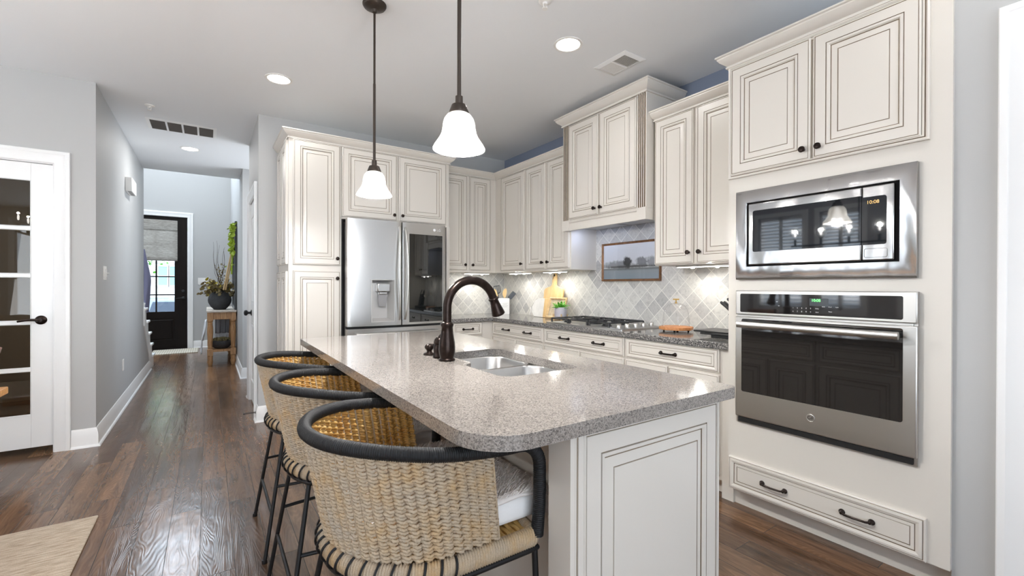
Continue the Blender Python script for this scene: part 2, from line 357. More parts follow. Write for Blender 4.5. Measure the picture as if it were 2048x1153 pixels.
def root_loc(p):
    while p is not None and p.parent is not None: p = p.parent
    return Vector(p.location) if p is not None else Vector((0, 0, 0))
def obj(name, b, mats, parent=None, smooth=True, bev=0, seg=2, ang=35, label=None):
    if not isinstance(mats, (list, tuple)): mats = [mats]
    me = bpy.data.meshes.new(name); off = root_loc(parent)
    V = np.array(b.v, float)-np.array(off)
    me.from_pydata(V.tolist(), [], b.f); me.polygons.foreach_set('material_index', b.m)
    for m_ in mats: me.materials.append(M[m_] if isinstance(m_, str) else m_)
    bm = bmesh.new(); bm.from_mesh(me); bmesh.ops.recalc_face_normals(bm, faces=bm.faces); bm.to_mesh(me); bm.free()
    if smooth: me.polygons.foreach_set('use_smooth', [True]*len(me.polygons)); me.set_sharp_from_angle(angle=math.radians(ang))
    me.update()
    o = bpy.data.objects.new(name, me); C.objects.link(o)
    if parent is not None: o.parent = parent
    if bev:
        md = o.modifiers.new('bevel', 'BEVEL'); md.width = bev; md.segments = seg; md.limit_method = 'ANGLE'; md.angle_limit = math.radians(40)
    if label: o['label'] = label
    return o
def thing(name, label, cat, loc=(0, 0, 0), group=None):
    o = bpy.data.objects.new(name, None); C.objects.link(o); o.location = loc; o.empty_display_size = .05
    return tag(o, label, cat, group)
def tag(o, label, cat, group=None, kind=None):
    o['label'] = label; o['category'] = cat
    if group: o['group'] = group
    if kind: o['kind'] = kind
    return o
def struct(name, b, m, parent=None, label=None, **k):
    o = obj(name, b, m, parent, **k)
    if parent is None: o['kind'] = 'structure'
    if label: o['label'] = label
    return o
def dup(root, loc, label=None):
    r = root.copy(); C.objects.link(r); r.location = loc
    if label: r['label'] = label
    def kids(a, b):
        for ch in list(a.children):
            c = ch.copy(); C.objects.link(c); c.parent = b; kids(ch, c)
    kids(root, r); return r
def text(name, body, size, loc, U, V, m, parent, ext=.0004, align='CENTER', sx=1.0):
    cu = bpy.data.curves.new(name, 'FONT'); cu.body = body; cu.size = size; cu.extrude = ext; cu.align_x = align; cu.align_y = 'CENTER'
    o = bpy.data.objects.new(name, cu); C.objects.link(o); cu.materials.append(M[m])
    U, V = Vector(U).normalized(), Vector(V).normalized(); Wn = U.cross(V)
    o.matrix_world = Matrix(((U.x*sx, V.x, Wn.x, 0), (U.y*sx, V.y, Wn.y, 0), (U.z*sx, V.z, Wn.z, 0), (0, 0, 0, 1)))
    mw = o.matrix_world.copy(); bpy.context.view_layer.update(); me = bpy.data.meshes.new_from_object(o); bpy.data.objects.remove(o); bpy.data.curves.remove(cu)
    me.transform(mw); me.name = name; o = bpy.data.objects.new(name, me); C.objects.link(o)
    o.parent = parent; o.location = Vector(loc)-root_loc(parent); return o
X, Y, Z = Vector((1, 0, 0)), Vector((0, 1, 0)), Vector((0, 0, 1))
XY = lambda u, v, h: (u, v, h)
def arc(cx, cy, r, a0, a1, n, ry=None):
    ry = ry or r
    return [(cx+r*math.cos(math.radians(a0+(a1-a0)*i/n)), cy+ry*math.sin(math.radians(a0+(a1-a0)*i/n))) for i in range(n+1)]
def rrect(x0, x1, y0, y1, rad, n=6):
    r = rad if isinstance(rad, (list, tuple)) else [rad]*4     # corners: x0y0, x1y0, x1y1, x0y1
    return arc(x0+r[0], y0+r[0], r[0], 180, 270, n)+arc(x1-r[1], y0+r[1], r[1], 270, 360, n)+arc(x1-r[2], y1-r[2], r[2], 0, 90, n)+arc(x0+r[3], y1-r[3], r[3], 90, 180, n)
def knob(parent, p, D):
    b = B(); b.lathe(p, [(.0085, 0), (.0085, .003), (.005, .006), (.005, .013), (.0135, .017), (.0155, .022), (.014, .027), (.007, .030)], 16, axis=D)
    return obj('knob', b, 'bronze', parent)
def pull(parent, p, U, D, w=.096):
    p, U, D = Vector(p), Vector(U), Vector(D); b = B()
    pts = [p-U*w/2+D*.004, p-U*w*.46+D*.018, p-U*w*.36+D*.026, p+D*.029, p+U*w*.36+D*.026, p+U*w*.46+D*.018, p+U*w/2+D*.004]
    sm = [];
    for i in range(len(pts)-1):
        for k in range(4): sm.append(pts[i].lerp(pts[i+1], k/4))
    sm.append(pts[-1]); b.tube(sm, [.0085 if (i < 5 or i > len(sm)-6) else .0052 for i in range(len(sm))], 10)
    for sg in (-1, 1): b.lathe(p+U*sg*w/2, [(.013, 0), (.013, .003), (.009, .008), (.006, .012)], 14, axis=D)
    return obj('handle', b, 'bronze', parent)

# ================================================================== THE SETTING
CEIL = 2.80
def wall(name, ax, c0, c1, u0, u1, z0, z1, m='wall', holes=(), label=None):
    b = B(); us = sorted({u0, u1, *[h[0] for h in holes], *[h[1] for h in holes]})
    for a, d in zip(us, us[1:]):
        mid = (a+d)/2; hs = sorted([h[2:] for h in holes if h[0] < mid < h[1]]); z = z0
        for lo, hi in hs+[(z1, None)]:
            if lo > z+1e-6:
                if ax == 0: b.box(c0, c1, a, d, z, lo)
                else: b.box(a, d, c0, c1, z, lo)
            if hi is not None: z = hi
    return struct(name, b, m, smooth=False, label=label)
b = B(); b.box(-4.2, 3.3, -3.8, 11.1, -.12, 0); struct('floor', b, 'floor', smooth=False)
b = B(); b.box(-4.2, 3.3, -3.8, 7.68, CEIL, CEIL+.15); struct('ceiling', b, 'ceil', smooth=False)
b = B(); b.box(-4.2, 3.3, 7.68, 11.2, 5.3, 5.4); struct('ceiling_foyer', b, 'ceil', smooth=False)
wall('wall_back', 1, 4.66, 4.82, .374, 3.2, 0, CEIL)
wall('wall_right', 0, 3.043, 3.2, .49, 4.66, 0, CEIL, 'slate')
wall('wall_right_front', 0, 2.46, 2.6, -3.6, .49, 0, CEIL, 'wall', holes=[(-.62, .275, 0, 2.19)])
wall('wall_rear', 1, -3.75, -3.55, -4.2, 2.6, 0, CEIL, holes=[(-3.2, 1.4, .35, 2.5)])
WINS = ((3.72, 4.5), (2.85, 3.45), (1.2, 2.3))
wall('wall_left', 0, -4.2, -4.0, -3.8, 4.66, 0, CEIL, holes=[(a, c, .85, 2.55) for a, c in WINS])
wall('wall_den', 1, 4.66, 4.78, -4.2, -.72, 0, CEIL, holes=[(-1.80, -.952, 0, 2.14)])
b = B(); b.box(-.84, -.72, 4.78, 7.73, 0, CEIL)
b.prism([(-.84, 7.73, 0), (-.84, 8.55, 0), (-.84, 8.55, .12), (-.84, 7.73, .9)], (.12, 0, 0)); struct('wall_hall_left', b, 'wall', smooth=False)
wall('wall_hall_right', 0, .374, .52, 4.82, 5.78, 0, CEIL, holes=[(4.87, 5.62, 0, 2.12)])
wall('wall_passage_back', 0, 1.5, 1.6, 5.6, 7.1, 0, CEIL, holes=[(5.85, 6.88, .55, 2.45)])
b = B(); b.box(.374, 1.5, 6.95, 7.07, 0, CEIL); b.box(.374, .5, 7.07, 10.9, 0, 5.3); struct('wall_foyer_right', b, 'wall', smooth=False)
wall('wall_far', 1, 10.9, 11.1, -2.8, .5, 0, 5.3, holes=[(-1.32, -.345, 0, 2.576), (-1.8, 0.0, 3.8, 5.1)])
wall('wall_foyer_left', 0, -2.9, -2.8, 7.68, 11.1, 0, 5.3)
b = B(); b.box(-2.9, .5, 7.55, 7.68, CEIL+.15, 5.3); struct('wall_foyer_header', b, 'wall', smooth=False)
# dark den behind the glazed door
b = B(); b.box(-3.3, -.84, 6.9, 7.0, 0, CEIL); struct('wall_den_far', b, 'denwall', smooth=False)
wall('wall_den_side', 0, -3.4, -3.3, 4.78, 7.0, 0, CEIL, 'denwall', holes=[(5.35, 6.25, 1.0, 2.2)])

# baseboards (profile swept along the wall foot)
BP = [(0, 0), (.016, 0), (.016, .085), (.0145, .092), (.0145, .105), (.010, .118), (.010, .126), (.004, .140), (0, .142)]
SHOE = [(.016, 0), (.030, 0), (.029, .006), (.025, .013), (.016, .017)]
def baseboard(name, path, side):
    b = B(); b.sweep(path, BP, XY, side=side); b.sweep(path, SHOE, XY, side=side); return struct(name, b, 'trim', ang=25)
baseboard('baseboard_hall', [(-.858, 4.66), (-.72, 4.66), (-.72, 8.45)], 1)
baseboard('baseboard_corner', [(.374, 4.775), (.374, 4.66), (.527, 4.66)], 1)
baseboard('baseboard_foyer', [(1.5, 6.95), (.374, 6.95), (.374, 10.9)], -1)
baseboard('baseboard_far', [(.374, 10.9), (-.25, 10.9)], -1)
baseboard('baseboard_left', [(-4.0, -3.55), (-4.0, 4.66), (-1.9, 4.66)], 1)
baseboard('baseboard_passage', [(.374, 5.715), (.374, 5.78), (.52, 5.78)], -1)

# casings: profile (out from opening edge, proud of wall)
CP = [(0, 0), (0, .012), (.006, .016), (.020, .017), (.060, .022), (.068, .026), (.088, .026), (.092, .022), (.092, 0)]
def casing(name, u0, u1, z1, fn):
    b = B(); b.sweep([(u0, 0), (u0, z1), (u1, z1), (u1, 0)], CP, fn, side=-1); return struct(name, b, 'trim', ang=25)
casing('trim_1', -1.80, -.952, 2.14, lambda u, v, h: (u, 4.66-h, v))
casing('trim_2', 4.87, 5.62, 2.12, lambda u, v, h: (.374-h, u, v))
casing('trim_3', -1.32, -.345, 2.576, lambda u, v, h: (u, 10.9-h, v))
casing('trim_4', -.62, .275, 2.19, lambda u, v, h: (2.46-h, u, v))
# jambs
b = B(); b.box(-.957, -.952, 4.66, 4.78, 0, 2.14); b.box(-1.80, -1.795, 4.66, 4.78, 0, 2.14); b.box(-1.80, -.952, 4.66, 4.78, 2.135, 2.14); struct('trim_5', b, 'trim', smooth=False)
b = B(); b.box(2.455, 2.6, .262, .275, 0, 2.19); b.box(2.455, 2.6, -.62, -.607, 0, 2.19); b.box(2.455, 2.6, -.62, .275, 2.178, 2.19); struct('trim_6', b, 'trim', smooth=False)

# door_1: white glazed door to the den
def lever(parent, p, D, Ldir, m='bronze'):
    b = B(); p, D, Ldir = Vector(p), Vector(D), Vector(Ldir)
    b.lathe(p, [(.033, 0), (.033, .004), (.026, .010), (.015, .013), (.012, .040), (.010, .05)], 24, axis=D)
    a = p+D*.046; b.tube([a+Ldir*t+Vector((0, 0, .006*math.sin(t*30)-.004*t/.1)) for t in np.linspace(-.005, .112, 14)], [.0105-.004*k/14 for k in range(14)], 10, ell=(1, .8))
    return obj('door_handle', b, m, parent)
d1 = B(); x0, x1, y0, y1 = -1.792, -.958, 4.672, 4.708; gx0, gx1 = -1.677, -1.073; ZB, ZT = .05, 2.132; gz0, gz1 = .29, 2.005
d1.box(x0, gx0, y0, y1, ZB, ZT); d1.box(gx1, x1, y0, y1, ZB, ZT); d1.box(gx0, gx1, y0, y1, ZB, gz0); d1.box(gx0, gx1, y0, y1, gz1, ZT)
MZ = [.622, .966, 1.310, 1.654]
for z in MZ: d1.box(gx0, gx1, y0-.001, y1+.001, z-.012, z+.012)
for zz in [gz0]+MZ:                                                    # glazing beads round each pane
    zt = {gz0: MZ[0], .622: .966, .966: 1.310, 1.310: 1.654, 1.654: gz1}[zz]; a = zz+(.012 if zz != gz0 else 0); c = zt-(.012 if zt != gz1 else 0)
    d1.sweep([(gx0, a), (gx1, a), (gx1, c), (gx0, c)], [(0, .004), (0, -.004), (.006, .004), (.002, .010)], lambda u, v, h: (u, y0+h, v), closed=True, side=-1)
door1 = struct('door_1', d1, 'trim', bev=.002)
for i, z in enumerate([gz0]+MZ):
    zt = (MZ+[gz1])[i]; b = B(); b.box(gx0-.002, gx1+.002, 4.687, 4.691, z, zt); obj('glass_pane', b, 'darkpane', door1, smooth=False)
lever(door1, (-1.021, 4.672, .983), (0, -1, 0), (-1, 0, 0))
b = B(); b.box(-.9585, -.9545, 4.664, 4.676, .955, 1.012); obj('strike_plate', b, 'bronze', door1, bev=.002)

# door_2: white panel door on the right side of the hall
b = B(); b.box(.382, .42, 4.875, 5.615, .02, 2.115)
for (a, c, z0, z1) in ((4.99, 5.50, .22, .85), (4.99, 5.50, 1.05, 1.98)):
    b.sweep([(a, z0), (c, z0), (c, z1), (a, z1)], [(0, .0), (0, .006), (.018, .002), (.030, .008), (.034, 0)], lambda u, v, h: (.382-h, u, v), closed=True, side=-1)
door2 = struct('door_2', b, 'trim', ang=25)
b = B(); b.lathe((.382, 5.54, .95), [(.032, 0), (.032, .005), (.018, .010), (.012, .014), (.012, .032), (.027, .042), (.031, .055), (.025, .068), (.008, .073)], 24, axis=(-1, 0, 0)); obj('door_knob', b, 'matteblack', door2)
b = B(); b.box(.374, .42, 4.87, 4.876, 0, 2.12); b.box(.374, .42, 5.614, 5.62, 0, 2.12); struct('trim_7', b, 'trim', smooth=False)

# door_3: dark front door with glazed upper half
b = B(); fx0, fx1, gx0, gx1, gz0, gz1 = -1.317, -.348, -1.12, -.55, .732, 2.35; y0, y1 = 10.915, 10.96
b.box(fx0, gx0, y0, y1, .03, 2.571); b.box(gx1, fx1, y0, y1, .03, 2.571); b.box(gx0, gx1, y0, y1, .03, gz0); b.box(gx0, gx1, y0, y1, gz1, 2.571)
b.box(-.842, -.818, y0, y1, gz0, gz1)
for z in (1.06, 1.41, 1.74, 2.05): b.box(gx0, gx1, y0, y1, z-.011, z+.011)
for z0, z1 in ((.18, .60),): b.sweep([(gx0, z0), (gx1, z0), (gx1, z1), (gx0, z1)], [(0, 0), (0, .008), (.02, .002), (.04, .010), (.045, 0)], lambda u, v, h: (u, y0-h, v), closed=True, side=-1)
door3 = struct('door_3', b, 'doordark', ang=25)
b = B(); b.box(gx0, gx1, 10.935, 10.939, gz0, gz1); obj('glass_pane', b, 'pane', door3, smooth=False)
b = B(); b.lathe((-.417, y0, 1.127), [(.03, 0), (.03, .006), (.02, .014)], 20, axis=(0, -1, 0)); obj('deadbolt', b, 'matteblack', door3)
lever(door3, (-.411, y0, .989), (0, -1, 0), (-1, 0, 0), 'matteblack')
b = B(); b.box(-1.4, -.27, 10.9, 11.12, -.02, .03); struct('trim_8', b, 'doordark', smooth=False)
# door_4: white door at the right margin
b = B(); b.box(2.50, 2.54, -.606, .261, .02, 2.177)
b.sweep([(-.48, .2), (.135, .2), (.135, 2.05), (-.48, 2.05)], [(0, .0), (0, .006), (.018, .002), (.030, .008), (.034, 0)], lambda u, v, h: (2.50-h, u, v), closed=True, side=-1)
struct('door_4', b, 'trim', ang=25)

# windows: shuttered side windows of the dining area, foyer window; rear, passage and den windows are added unseen
def window(name, fn, u0, u1, z0, z1, louvres=True, mull=1):
    b = B(); b.sweep([(u0, z0), (u1, z0), (u1, z1), (u0, z1)], [(0, -.1), (0, .02), (.08, .02), (.08, 0), (.012, 0), (.012, -.1)], fn, closed=True, side=1)
    o = struct(name, b, 'trim', ang=25)
    g = B(); p = [fn(u0, z0, -.09), fn(u1, z0, -.09), fn(u1, z1, -.09), fn(u0, z1, -.09)]; n = (Vector(fn(u0, z0, 0))-Vector(fn(u0, z0, .004)))
    g.prism(p, n, 0); obj('glass_pane', g, 'pane', o, smooth=False)
    sh = B(); k = mull+1; w = (u1-u0)/k
    for i in range(k):
        a, c = u0+i*w, u0+(i+1)*w; sw = .03
        for (p0, p1, q0, q1) in ((a, a+sw, z0, z1), (c-sw, c, z0, z1), (a, c, z0, z0+.05), (a, c, z1-.05, z1), (a, c, (z0+z1)/2-.025, (z0+z1)/2+.025)):
            sh.prism([fn(p0, q0, -.055), fn(p1, q0, -.055), fn(p1, q1, -.055), fn(p0, q1, -.055)], Vector(fn(0, 0, -.03))-Vector(fn(0, 0, -.055)))
        if louvres:
            z = z0+.08
            while z < z1-.07:
                if abs(z-(z0+z1)/2) > .045: sh.prism([fn(a+sw, z-.018, -.07), fn(a+sw, z-.012, -.072), fn(a+sw, z+.018, -.014), fn(a+sw, z+.012, -.012)], Vector(fn(c-sw, 0, 0))-Vector(fn(a+sw, 0, 0)))
                z += .062
    obj('shutter', sh, 'trim', o, smooth=False); return o
for i, (a, c) in enumerate(WINS): window('window_%d' % (i+1), lambda u, v, h: (-4.0+h, u, v), a, c, .85, 2.55)
window('window_4', lambda u, v, h: (u, -3.55+h, v), -3.2, 1.4, .35, 2.5, False, 3)  # unseen wide window, added to let daylight in
window('window_6', lambda u, v, h: (1.5-h, u, v), 5.85, 6.88, .55, 2.45, False, 1)  # unseen, made up to go with the passage fill lamp
window('window_7', lambda u, v, h: (-3.3+h, u, v), 5.35, 6.25, 1.0, 2.2, False, 1)  # made-up opening for the den fill lamp, out of view
window('window_5', lambda u, v, h: (u, 10.9-h, v), -1.8, 0.0, 3.8, 5.1, False, 1)

# backsplash
b = B(); b.box(3.034, 3.0425, 1.41, 4.655, .914, 1.80); struct('wall_backsplash_side', b, 'tileY', smooth=False)
b = B(); b.box(1.95, 3.034, 4.651, 4.6595, .914, 1.42); struct('wall_backsplash_back', b, 'tileX', smooth=False)

# stairs at the left end of the hall (structure)
b = B(); tb = B()
for k in range(5):
    ny = 8.95-.25*k; z = .187*(k+1)
    b.box(-1.75, -.71, max(ny-.27-.001*k, 7.735), ny-.03, z-.187, z-.032)
    tb.box(-1.76, -.69, max(ny-.27, 7.735), ny, z-.032, z)
b.prism([(-.72, 8.92, 0), (-.72, 7.70, .93), (-.72, 7.70, .70), (-.72, 8.55, .0)], (.012, 0, 0))
stairs = struct('stairs', b, 'trim', smooth=False, label='white stair with wooden treads at the end of the hall')
obj('stair_tread', tb, 'trim', stairs, bev=.008)

# ================================================================== CABINETS
PG = ['cab', 'glaze']
def front(name, parent, o, U, D, w, h, fr=.058, style='raised', label=None):
    b = B(); b.panel(o, U, Z, D, w, h, fr, .02, style); return obj(name, b, PG, parent, ang=20, label=label)
# doors on the back wall face -Y, doors on the right wall face -X
def doorB(parent, x0, x1, z0, z1, yf, kn=None, name='door', **k):
    d = front(name, parent, (x0, yf+.02, z0), X, -Y, x1-x0, z1-z0, **k)
    if kn: knob(d, (kn[0], yf, kn[1]), -Y)
    return d
def doorR(parent, yA, yB, z0, z1, xf, kn=None, name='door', **k):     # yA > yB: left to right as seen
    d = front(name, parent, (xf+.02, yA, z0), -Y, -X, yA-yB, z1-z0, **k)
    if kn: knob(d, (xf, kn[0], kn[1]), -X)
    return d
CROWN = [(0, 0), (.010, 0), (.012, .008), (.006, .010), (.006, .014), (.016, .022), (.034, .036), (.044, .050), (.044, .056), (.052, .060), (.052, .068), (0, .068)]
CROWNM = [0, 0, 1, 0, 0, 0, 0, 0, 0, 0, 0, 0]
def crown(b, path, z, side=1, k=1.0): b.sweep(path, [(o*k, z+h*k) for o, h in CROWN], XY, side=side, ms=CROWNM)

# tall pantry beside the fridge
p = thing('pantry_cabinet', 'tall narrow cream pantry cabinet left of the steel refrigerator', 'cabinet', (.75, 4.36, 0))
b = B(); b.box(.54, .955, 4.055, 4.655, .1, 2.47); b.box(.56, .95, 4.12, 4.655, 0, .1); b.box(.54, .56, 4.055, 4.655, 0, .1); obj('body', b, 'cab', p, smooth=False)
doorB(p, .573, .941, 1.416, 2.447, 4.03, (.915, 1.475)); doorB(p, .573, .941, .13, 1.366, 4.03, (.915, 1.305))
for z0, z1 in ((1.42, 2.44), (.14, 1.36)):
    for ya, yb in ((4.635, 4.37), (4.345, 4.08)): front('side_panel', p, (.54, ya, z0), -Y, -X, ya-yb, z1-z0)
# cabinet over the fridge, with its full-height end panel
p = thing('fridge_cabinet', 'cream two-door cabinet above the steel refrigerator', 'cabinet', (1.45, 4.36, 1.82))
b = B(); b.box(.955, 1.985, 4.055, 4.655, 1.825, 2.47); obj('body', b, 'cab', p, bev=.002)
b = B(); b.box(1.95, 1.985, 4.035, 4.655, 0, 1.825); obj('end_panel', b, 'cab', p, bev=.002)
doorB(p, .958, 1.444, 1.845, 2.447, 4.03, (1.415, 1.893)); doorB(p, 1.464, 1.945, 1.845, 2.447, 4.03, (1.492, 1.893))
b = B(); crown(b, [(.54, 4.655), (.54, 4.05), (1.985, 4.05), (1.985, 4.34)], 2.452, 1)
tag(obj('crown_molding', b, PG, ang=25), 'cream crown molding running over the pantry and the cabinet above the refrigerator', 'molding')

# back upper cabinet
p = thing('upper_cabinet', 'cream two-door upper cabinet between refrigerator and corner', 'cabinet', (2.35, 4.5, 1.39))
b = B(); b.box(1.99, 2.72, 4.35, 4.655, 1.395, 2.47); obj('body', b, 'cab', p, bev=.002)
doorB(p, 2.0, 2.343, 1.415, 2.447, 4.33, (2.312, 1.475)); doorB(p, 2.375, 2.642, 1.415, 2.447, 4.33, (2.405, 1.475))
# side uppers, left of the hood
p = thing('upper_cabinet', 'cream single-door upper cabinet in the corner right of the utensil crock', 'cabinet', (2.88, 4.0, 1.39))
b = B(); b.box(2.72, 3.04, 3.755, 4.655, 1.395, 2.47); obj('body', b, 'cab', p, bev=.002)
doorR(p, 4.212, 3.770, 1.412, 2.445, 2.70, (3.80, 1.475))
p = thing('upper_cabinet', 'cream two-door upper cabinet directly left of the range hood', 'cabinet', (2.88, 3.4, 1.39))
b = B(); b.box(2.72, 3.04, 3.057, 3.752, 1.395, 2.47); obj('body', b, 'cab', p, bev=.002)
doorR(p, 3.738, 3.420, 1.412, 2.445, 2.70, (3.448, 1.475)); doorR(p, 3.392, 3.075, 1.412, 2.445, 2.70, (3.364, 1.475))
b = B(); crown(b, [(1.99, 4.345), (2.715, 4.345), (2.715, 3.078)], 2.452, 1)
tag(obj('crown_molding', b, PG, ang=25), 'cream crown molding turning the corner over the upper cabinets', 'molding')

# hood cabinet
HX = 2.65
p = thing('hood_cabinet', 'tall cream hood cabinet with fluted sides above the gas cooktop', 'cabinet', (2.85, 2.6, 1.73))
b = B(); b.box(HX, 3.04, 2.152, 3.076, 1.82, 2.70); obj('body', b, 'cab', p, bev=.002)
b = B(); b.box(HX-.004, HX+.016, 2.235, 3.0, 1.735, 1.822); b.box(HX, 3.04, 2.152, 2.17, 1.735, 1.82); b.box(HX, 3.04, 3.058, 3.076, 1.735, 1.82)
b.sweep([(HX-.004, 2.235), (HX-.004, 3.0)], [(0, 1.815), (.008, 1.812), (.008, 1.806), (0, 1.800)], XY, side=-1); obj('valance', b, 'cab', p, bev=.002)
for ya, yb in ((2.152, 2.235), (3.0, 3.076)):
    b = B(); w = yb-ya; b.box(HX-.018, HX, ya, yb, 1.735, 1.825)
    pr = [(ya, 0), (ya, .012)]; mm = [0]
    for k in range(4):
        c = ya+w*(.17+.22*k); pr += [(c-.006, .012), (c-.0055, .006), (c+.0055, .006), (c+.006, .012)]; mm += [0, 1, 1, 1]
    pr += [(yb, .012), (yb, 0)]; mm += [0, 0, 0]
    v = [(HX-h, y, z) for z in (1.825, 2.665) for y, h in pr]; n = len(pr)
    b.add(v, [(i, (i+1) % n, n+(i+1) % n, n+i) for i in range(n)]+[tuple(range(n)), tuple(range(n, 2*n))], mm+[0, 0]); obj('pilaster', b, PG, p, smooth=False)
doorR(p, 2.998, 2.640, 1.832, 2.655, HX-.02, (2.668, 1.885), fr=.062); doorR(p, 2.624, 2.246, 1.832, 2.655, HX-.02, (2.596, 1.885), fr=.062)
b = B(); crown(b, [(3.04, 3.076), (HX-.012, 3.076), (HX-.012, 2.152), (3.04, 2.152)], 2.665, 1, 1.15); obj('crown_molding', b, PG, p, ang=25)
b = B(); b.box(HX+.02, 3.03, 2.18, 3.05, 1.775, 1.80); b.box(HX+.06, 3.0, 2.24, 2.6, 1.768, 1.776); b.box(HX+.06, 3.0, 2.63, 2.99, 1.768, 1.776); hl = obj('hood_liner', b, 'steel', p, bev=.002)
for y in (2.30, 2.93): b = B(); b.lathe((HX+.09, y, 1.764), [(.022, 0), (.03, .003), (.03, .006)], 20); obj('hood_lamp', b, 'led', hl)
for y in (2.30, 2.93): area('hood_light', (HX+.09, y, 1.755), (.45, 0, -1), .05, .05, .4, (.52, .64, 1), 'DISK', p)

# side upper right of the hood
p = thing('upper_cabinet', 'cream two-door upper cabinet between range hood and oven tower', 'cabinet', (2.88, 1.8, 1.39))
b = B(); b.box(2.72, 3.04, 1.412, 2.136, 1.395, 2.47); obj('body', b, 'cab', p, bev=.002)
doorR(p, 2.128, 1.815, 1.402, 2.447, 2.70, (1.843, 1.475)); doorR(p, 1.788, 1.445, 1.402, 2.447, 2.70, (1.760, 1.475))
b = B(); crown(b, [(3.03, 2.136), (2.715, 2.136), (2.715, 1.412)], 2.452, 1); obj('crown_molding', b, PG, p, ang=25)

# oven tower
TX = 2.44
p = thing('oven_cabinet', 'tall cream cabinet tower housing the microwave and the wall oven', 'cabinet', (2.74, .95, 0))
b = B(); b.box(TX, 3.04, .49, .60, .11, 2.47); b.box(TX, 3.04, 1.35, 1.410, .11, 2.47)
b.box(TX, 3.04, .60, 1.35, .11, .50); b.box(TX, 3.04, .60, 1.35, 1.222, 1.281); b.box(TX, 3.04, .60, 1.35, 1.762, 2.47); b.box(2.98, 3.04, .60, 1.35, .5, 1.762)
obj('body', b, 'cab', p, smooth=False)
b = B(); b.box(TX+.075, 3.0, .49, 1.41, 0, .11); obj('toe_kick', b, 'cab', p, smooth=False)
b = B(); b.sweep([(.556, 1.845), (1.406, 1.845), (1.406, 2.47), (.556, 2.47)], [(0, 0), (0, .018), (.006, .020), (.012, .014), (.013, .010), (.015, .010), (.016, .014), (.024, .012), (.026, 0)], lambda u, v, h: (TX-h, u, v), closed=True, side=-1, ms=[0, 0, 0, 0, 1, 1, 0, 0, 0]); obj('door_surround', b, PG, p, ang=25)
doorR(p, 1.392, .992, 1.864, 2.455, TX-.02, (1.020, 1.915), fr=.06); doorR(p, .980, .582, 1.864, 2.455, TX-.02, (.952, 1.915), fr=.06)
d = front('drawer', p, (TX, 1.398, .114), -Y, -X, .838, .178, .036, 'drawer')
pull(d, (TX-.018, 1.155, .203), Y, -X, .112); pull(d, (TX-.018, .795, .203), Y, -X, .112)
b = B(); crown(b, [(3.04, 1.410), (TX-.012, 1.410), (TX-.012, .49)], 2.47, 1); obj('crown_molding', b, PG, p, ang=25)

# base cabinets
BX = 2.48
def base_unit(label, ya, yb, pulls, ndoor=2):
    p = thing('base_cabinet', label, 'cabinet', (2.76, (ya+yb)/2, 0), )
    b = B(); b.box(BX+.02, 3.04, yb, ya, .1, .875); b.box(BX+.09, 3.0, yb, ya, 0, .1); obj('body', b, 'cab', p, smooth=False)
    d = front('drawer', p, (BX+.02, ya-.011, .733), -Y, -X, ya-yb-.022, .140, .034, 'drawer')
    for y in pulls: pull(d, (BX+.003, y, .803), Y, -X, .11)
    w = (ya-yb-.022-.012*(ndoor-1))/ndoor
    for k in range(ndoor):
        a = ya-.011-k*(w+.012); ky = a-w+.03 if k % 2 == 0 else a-.03
        doorR(p, a, a-w, .13, .718, BX, (ky, .66))
    return p
base_unit('cream base cabinet with two drawer pulls left of the cooktop', 4.035, 3.158, (3.765, 3.40))
base_unit('widest cream base cabinet directly under the gas cooktop', 3.157, 2.214, (2.875, 2.475))
base_unit('cream base cabinet with one drawer pull below the glass cake dome', 2.213, 1.482, (1.845,))
b = B(); b.box(BX+.02, 3.04, 1.411, 1.481, 0, .875); tag(obj('cabinet_filler', b, 'cab', smooth=False), 'plain cream filler strip between base cabinet and oven tower', 'cabinet')
p = thing('base_cabinet', 'narrow cream base cabinet right of the refrigerator', 'cabinet', (2.2, 4.3, 0))
b = B(); b.box(1.99, 2.498, 4.04, 4.655, .1, .875); b.box(2.0, 2.498, 4.11, 4.655, 0, .1); b.box(2.498, 3.04, 4.04, 4.655, .1, .875); obj('body', b, 'cab', p, smooth=False)
d = front('drawer', p, (2.01, 4.04, .735), X, -Y, .348, .14, .034, 'drawer'); pull(d, (2.19, 4.023, .803), X, -Y, .11)
doorB(p, 2.01, 2.358, .13, .718, 4.02, (2.04, .66))

# perimeter worktop
def slab(name, outline, z0, z1, m, holes=None):
    """flat stone slab from a 2D outline (and one hole ring) with eased edges"""
    bm = bmesh.new(); rings = [outline]+([holes] if holes else []); es = []; vs = []
    for r in rings:
        v = [bm.verts.new((x, y, z1)) for x, y in r]; vs.append(v); es += [bm.edges.new((v[i], v[(i+1) % len(v)])) for i in range(len(v))]
    bmesh.ops.triangle_fill(bm, edges=es, use_beauty=True)
    top = list(bm.faces); ex = bmesh.ops.extrude_face_region(bm, geom=top)
    for v in ex['geom']:
        if isinstance(v, bmesh.types.BMVert): v.co.z = z0
    bmesh.ops.recalc_face_normals(bm, faces=bm.faces)
    me = bpy.data.meshes.new(name); bm.to_mesh(me); bm.free(); me.materials.append(M[m])
    me.polygons.foreach_set('use_smooth', [True]*len(me.polygons)); me.set_sharp_from_angle(angle=math.radians(40))
    o = bpy.data.objects.new(name, me); C.objects.link(o)
    md = o.modifiers.new('eased', 'BEVEL'); md.width = .004; md.segments = 2; md.limit_method = 'ANGLE'; md.angle_limit = math.radians(50)
    return o
o = slab('countertop', [(1.988, 3.995), (2.44, 3.995), (2.458, 3.982), (2.463, 3.96), (2.463, 1.412), (3.034, 1.412), (3.034, 4.651), (1.988, 4.651)], .876, .914, 'granite2')
tag(o, 'dark speckled granite worktop along the tiled wall, carrying the cooktop', 'countertop')

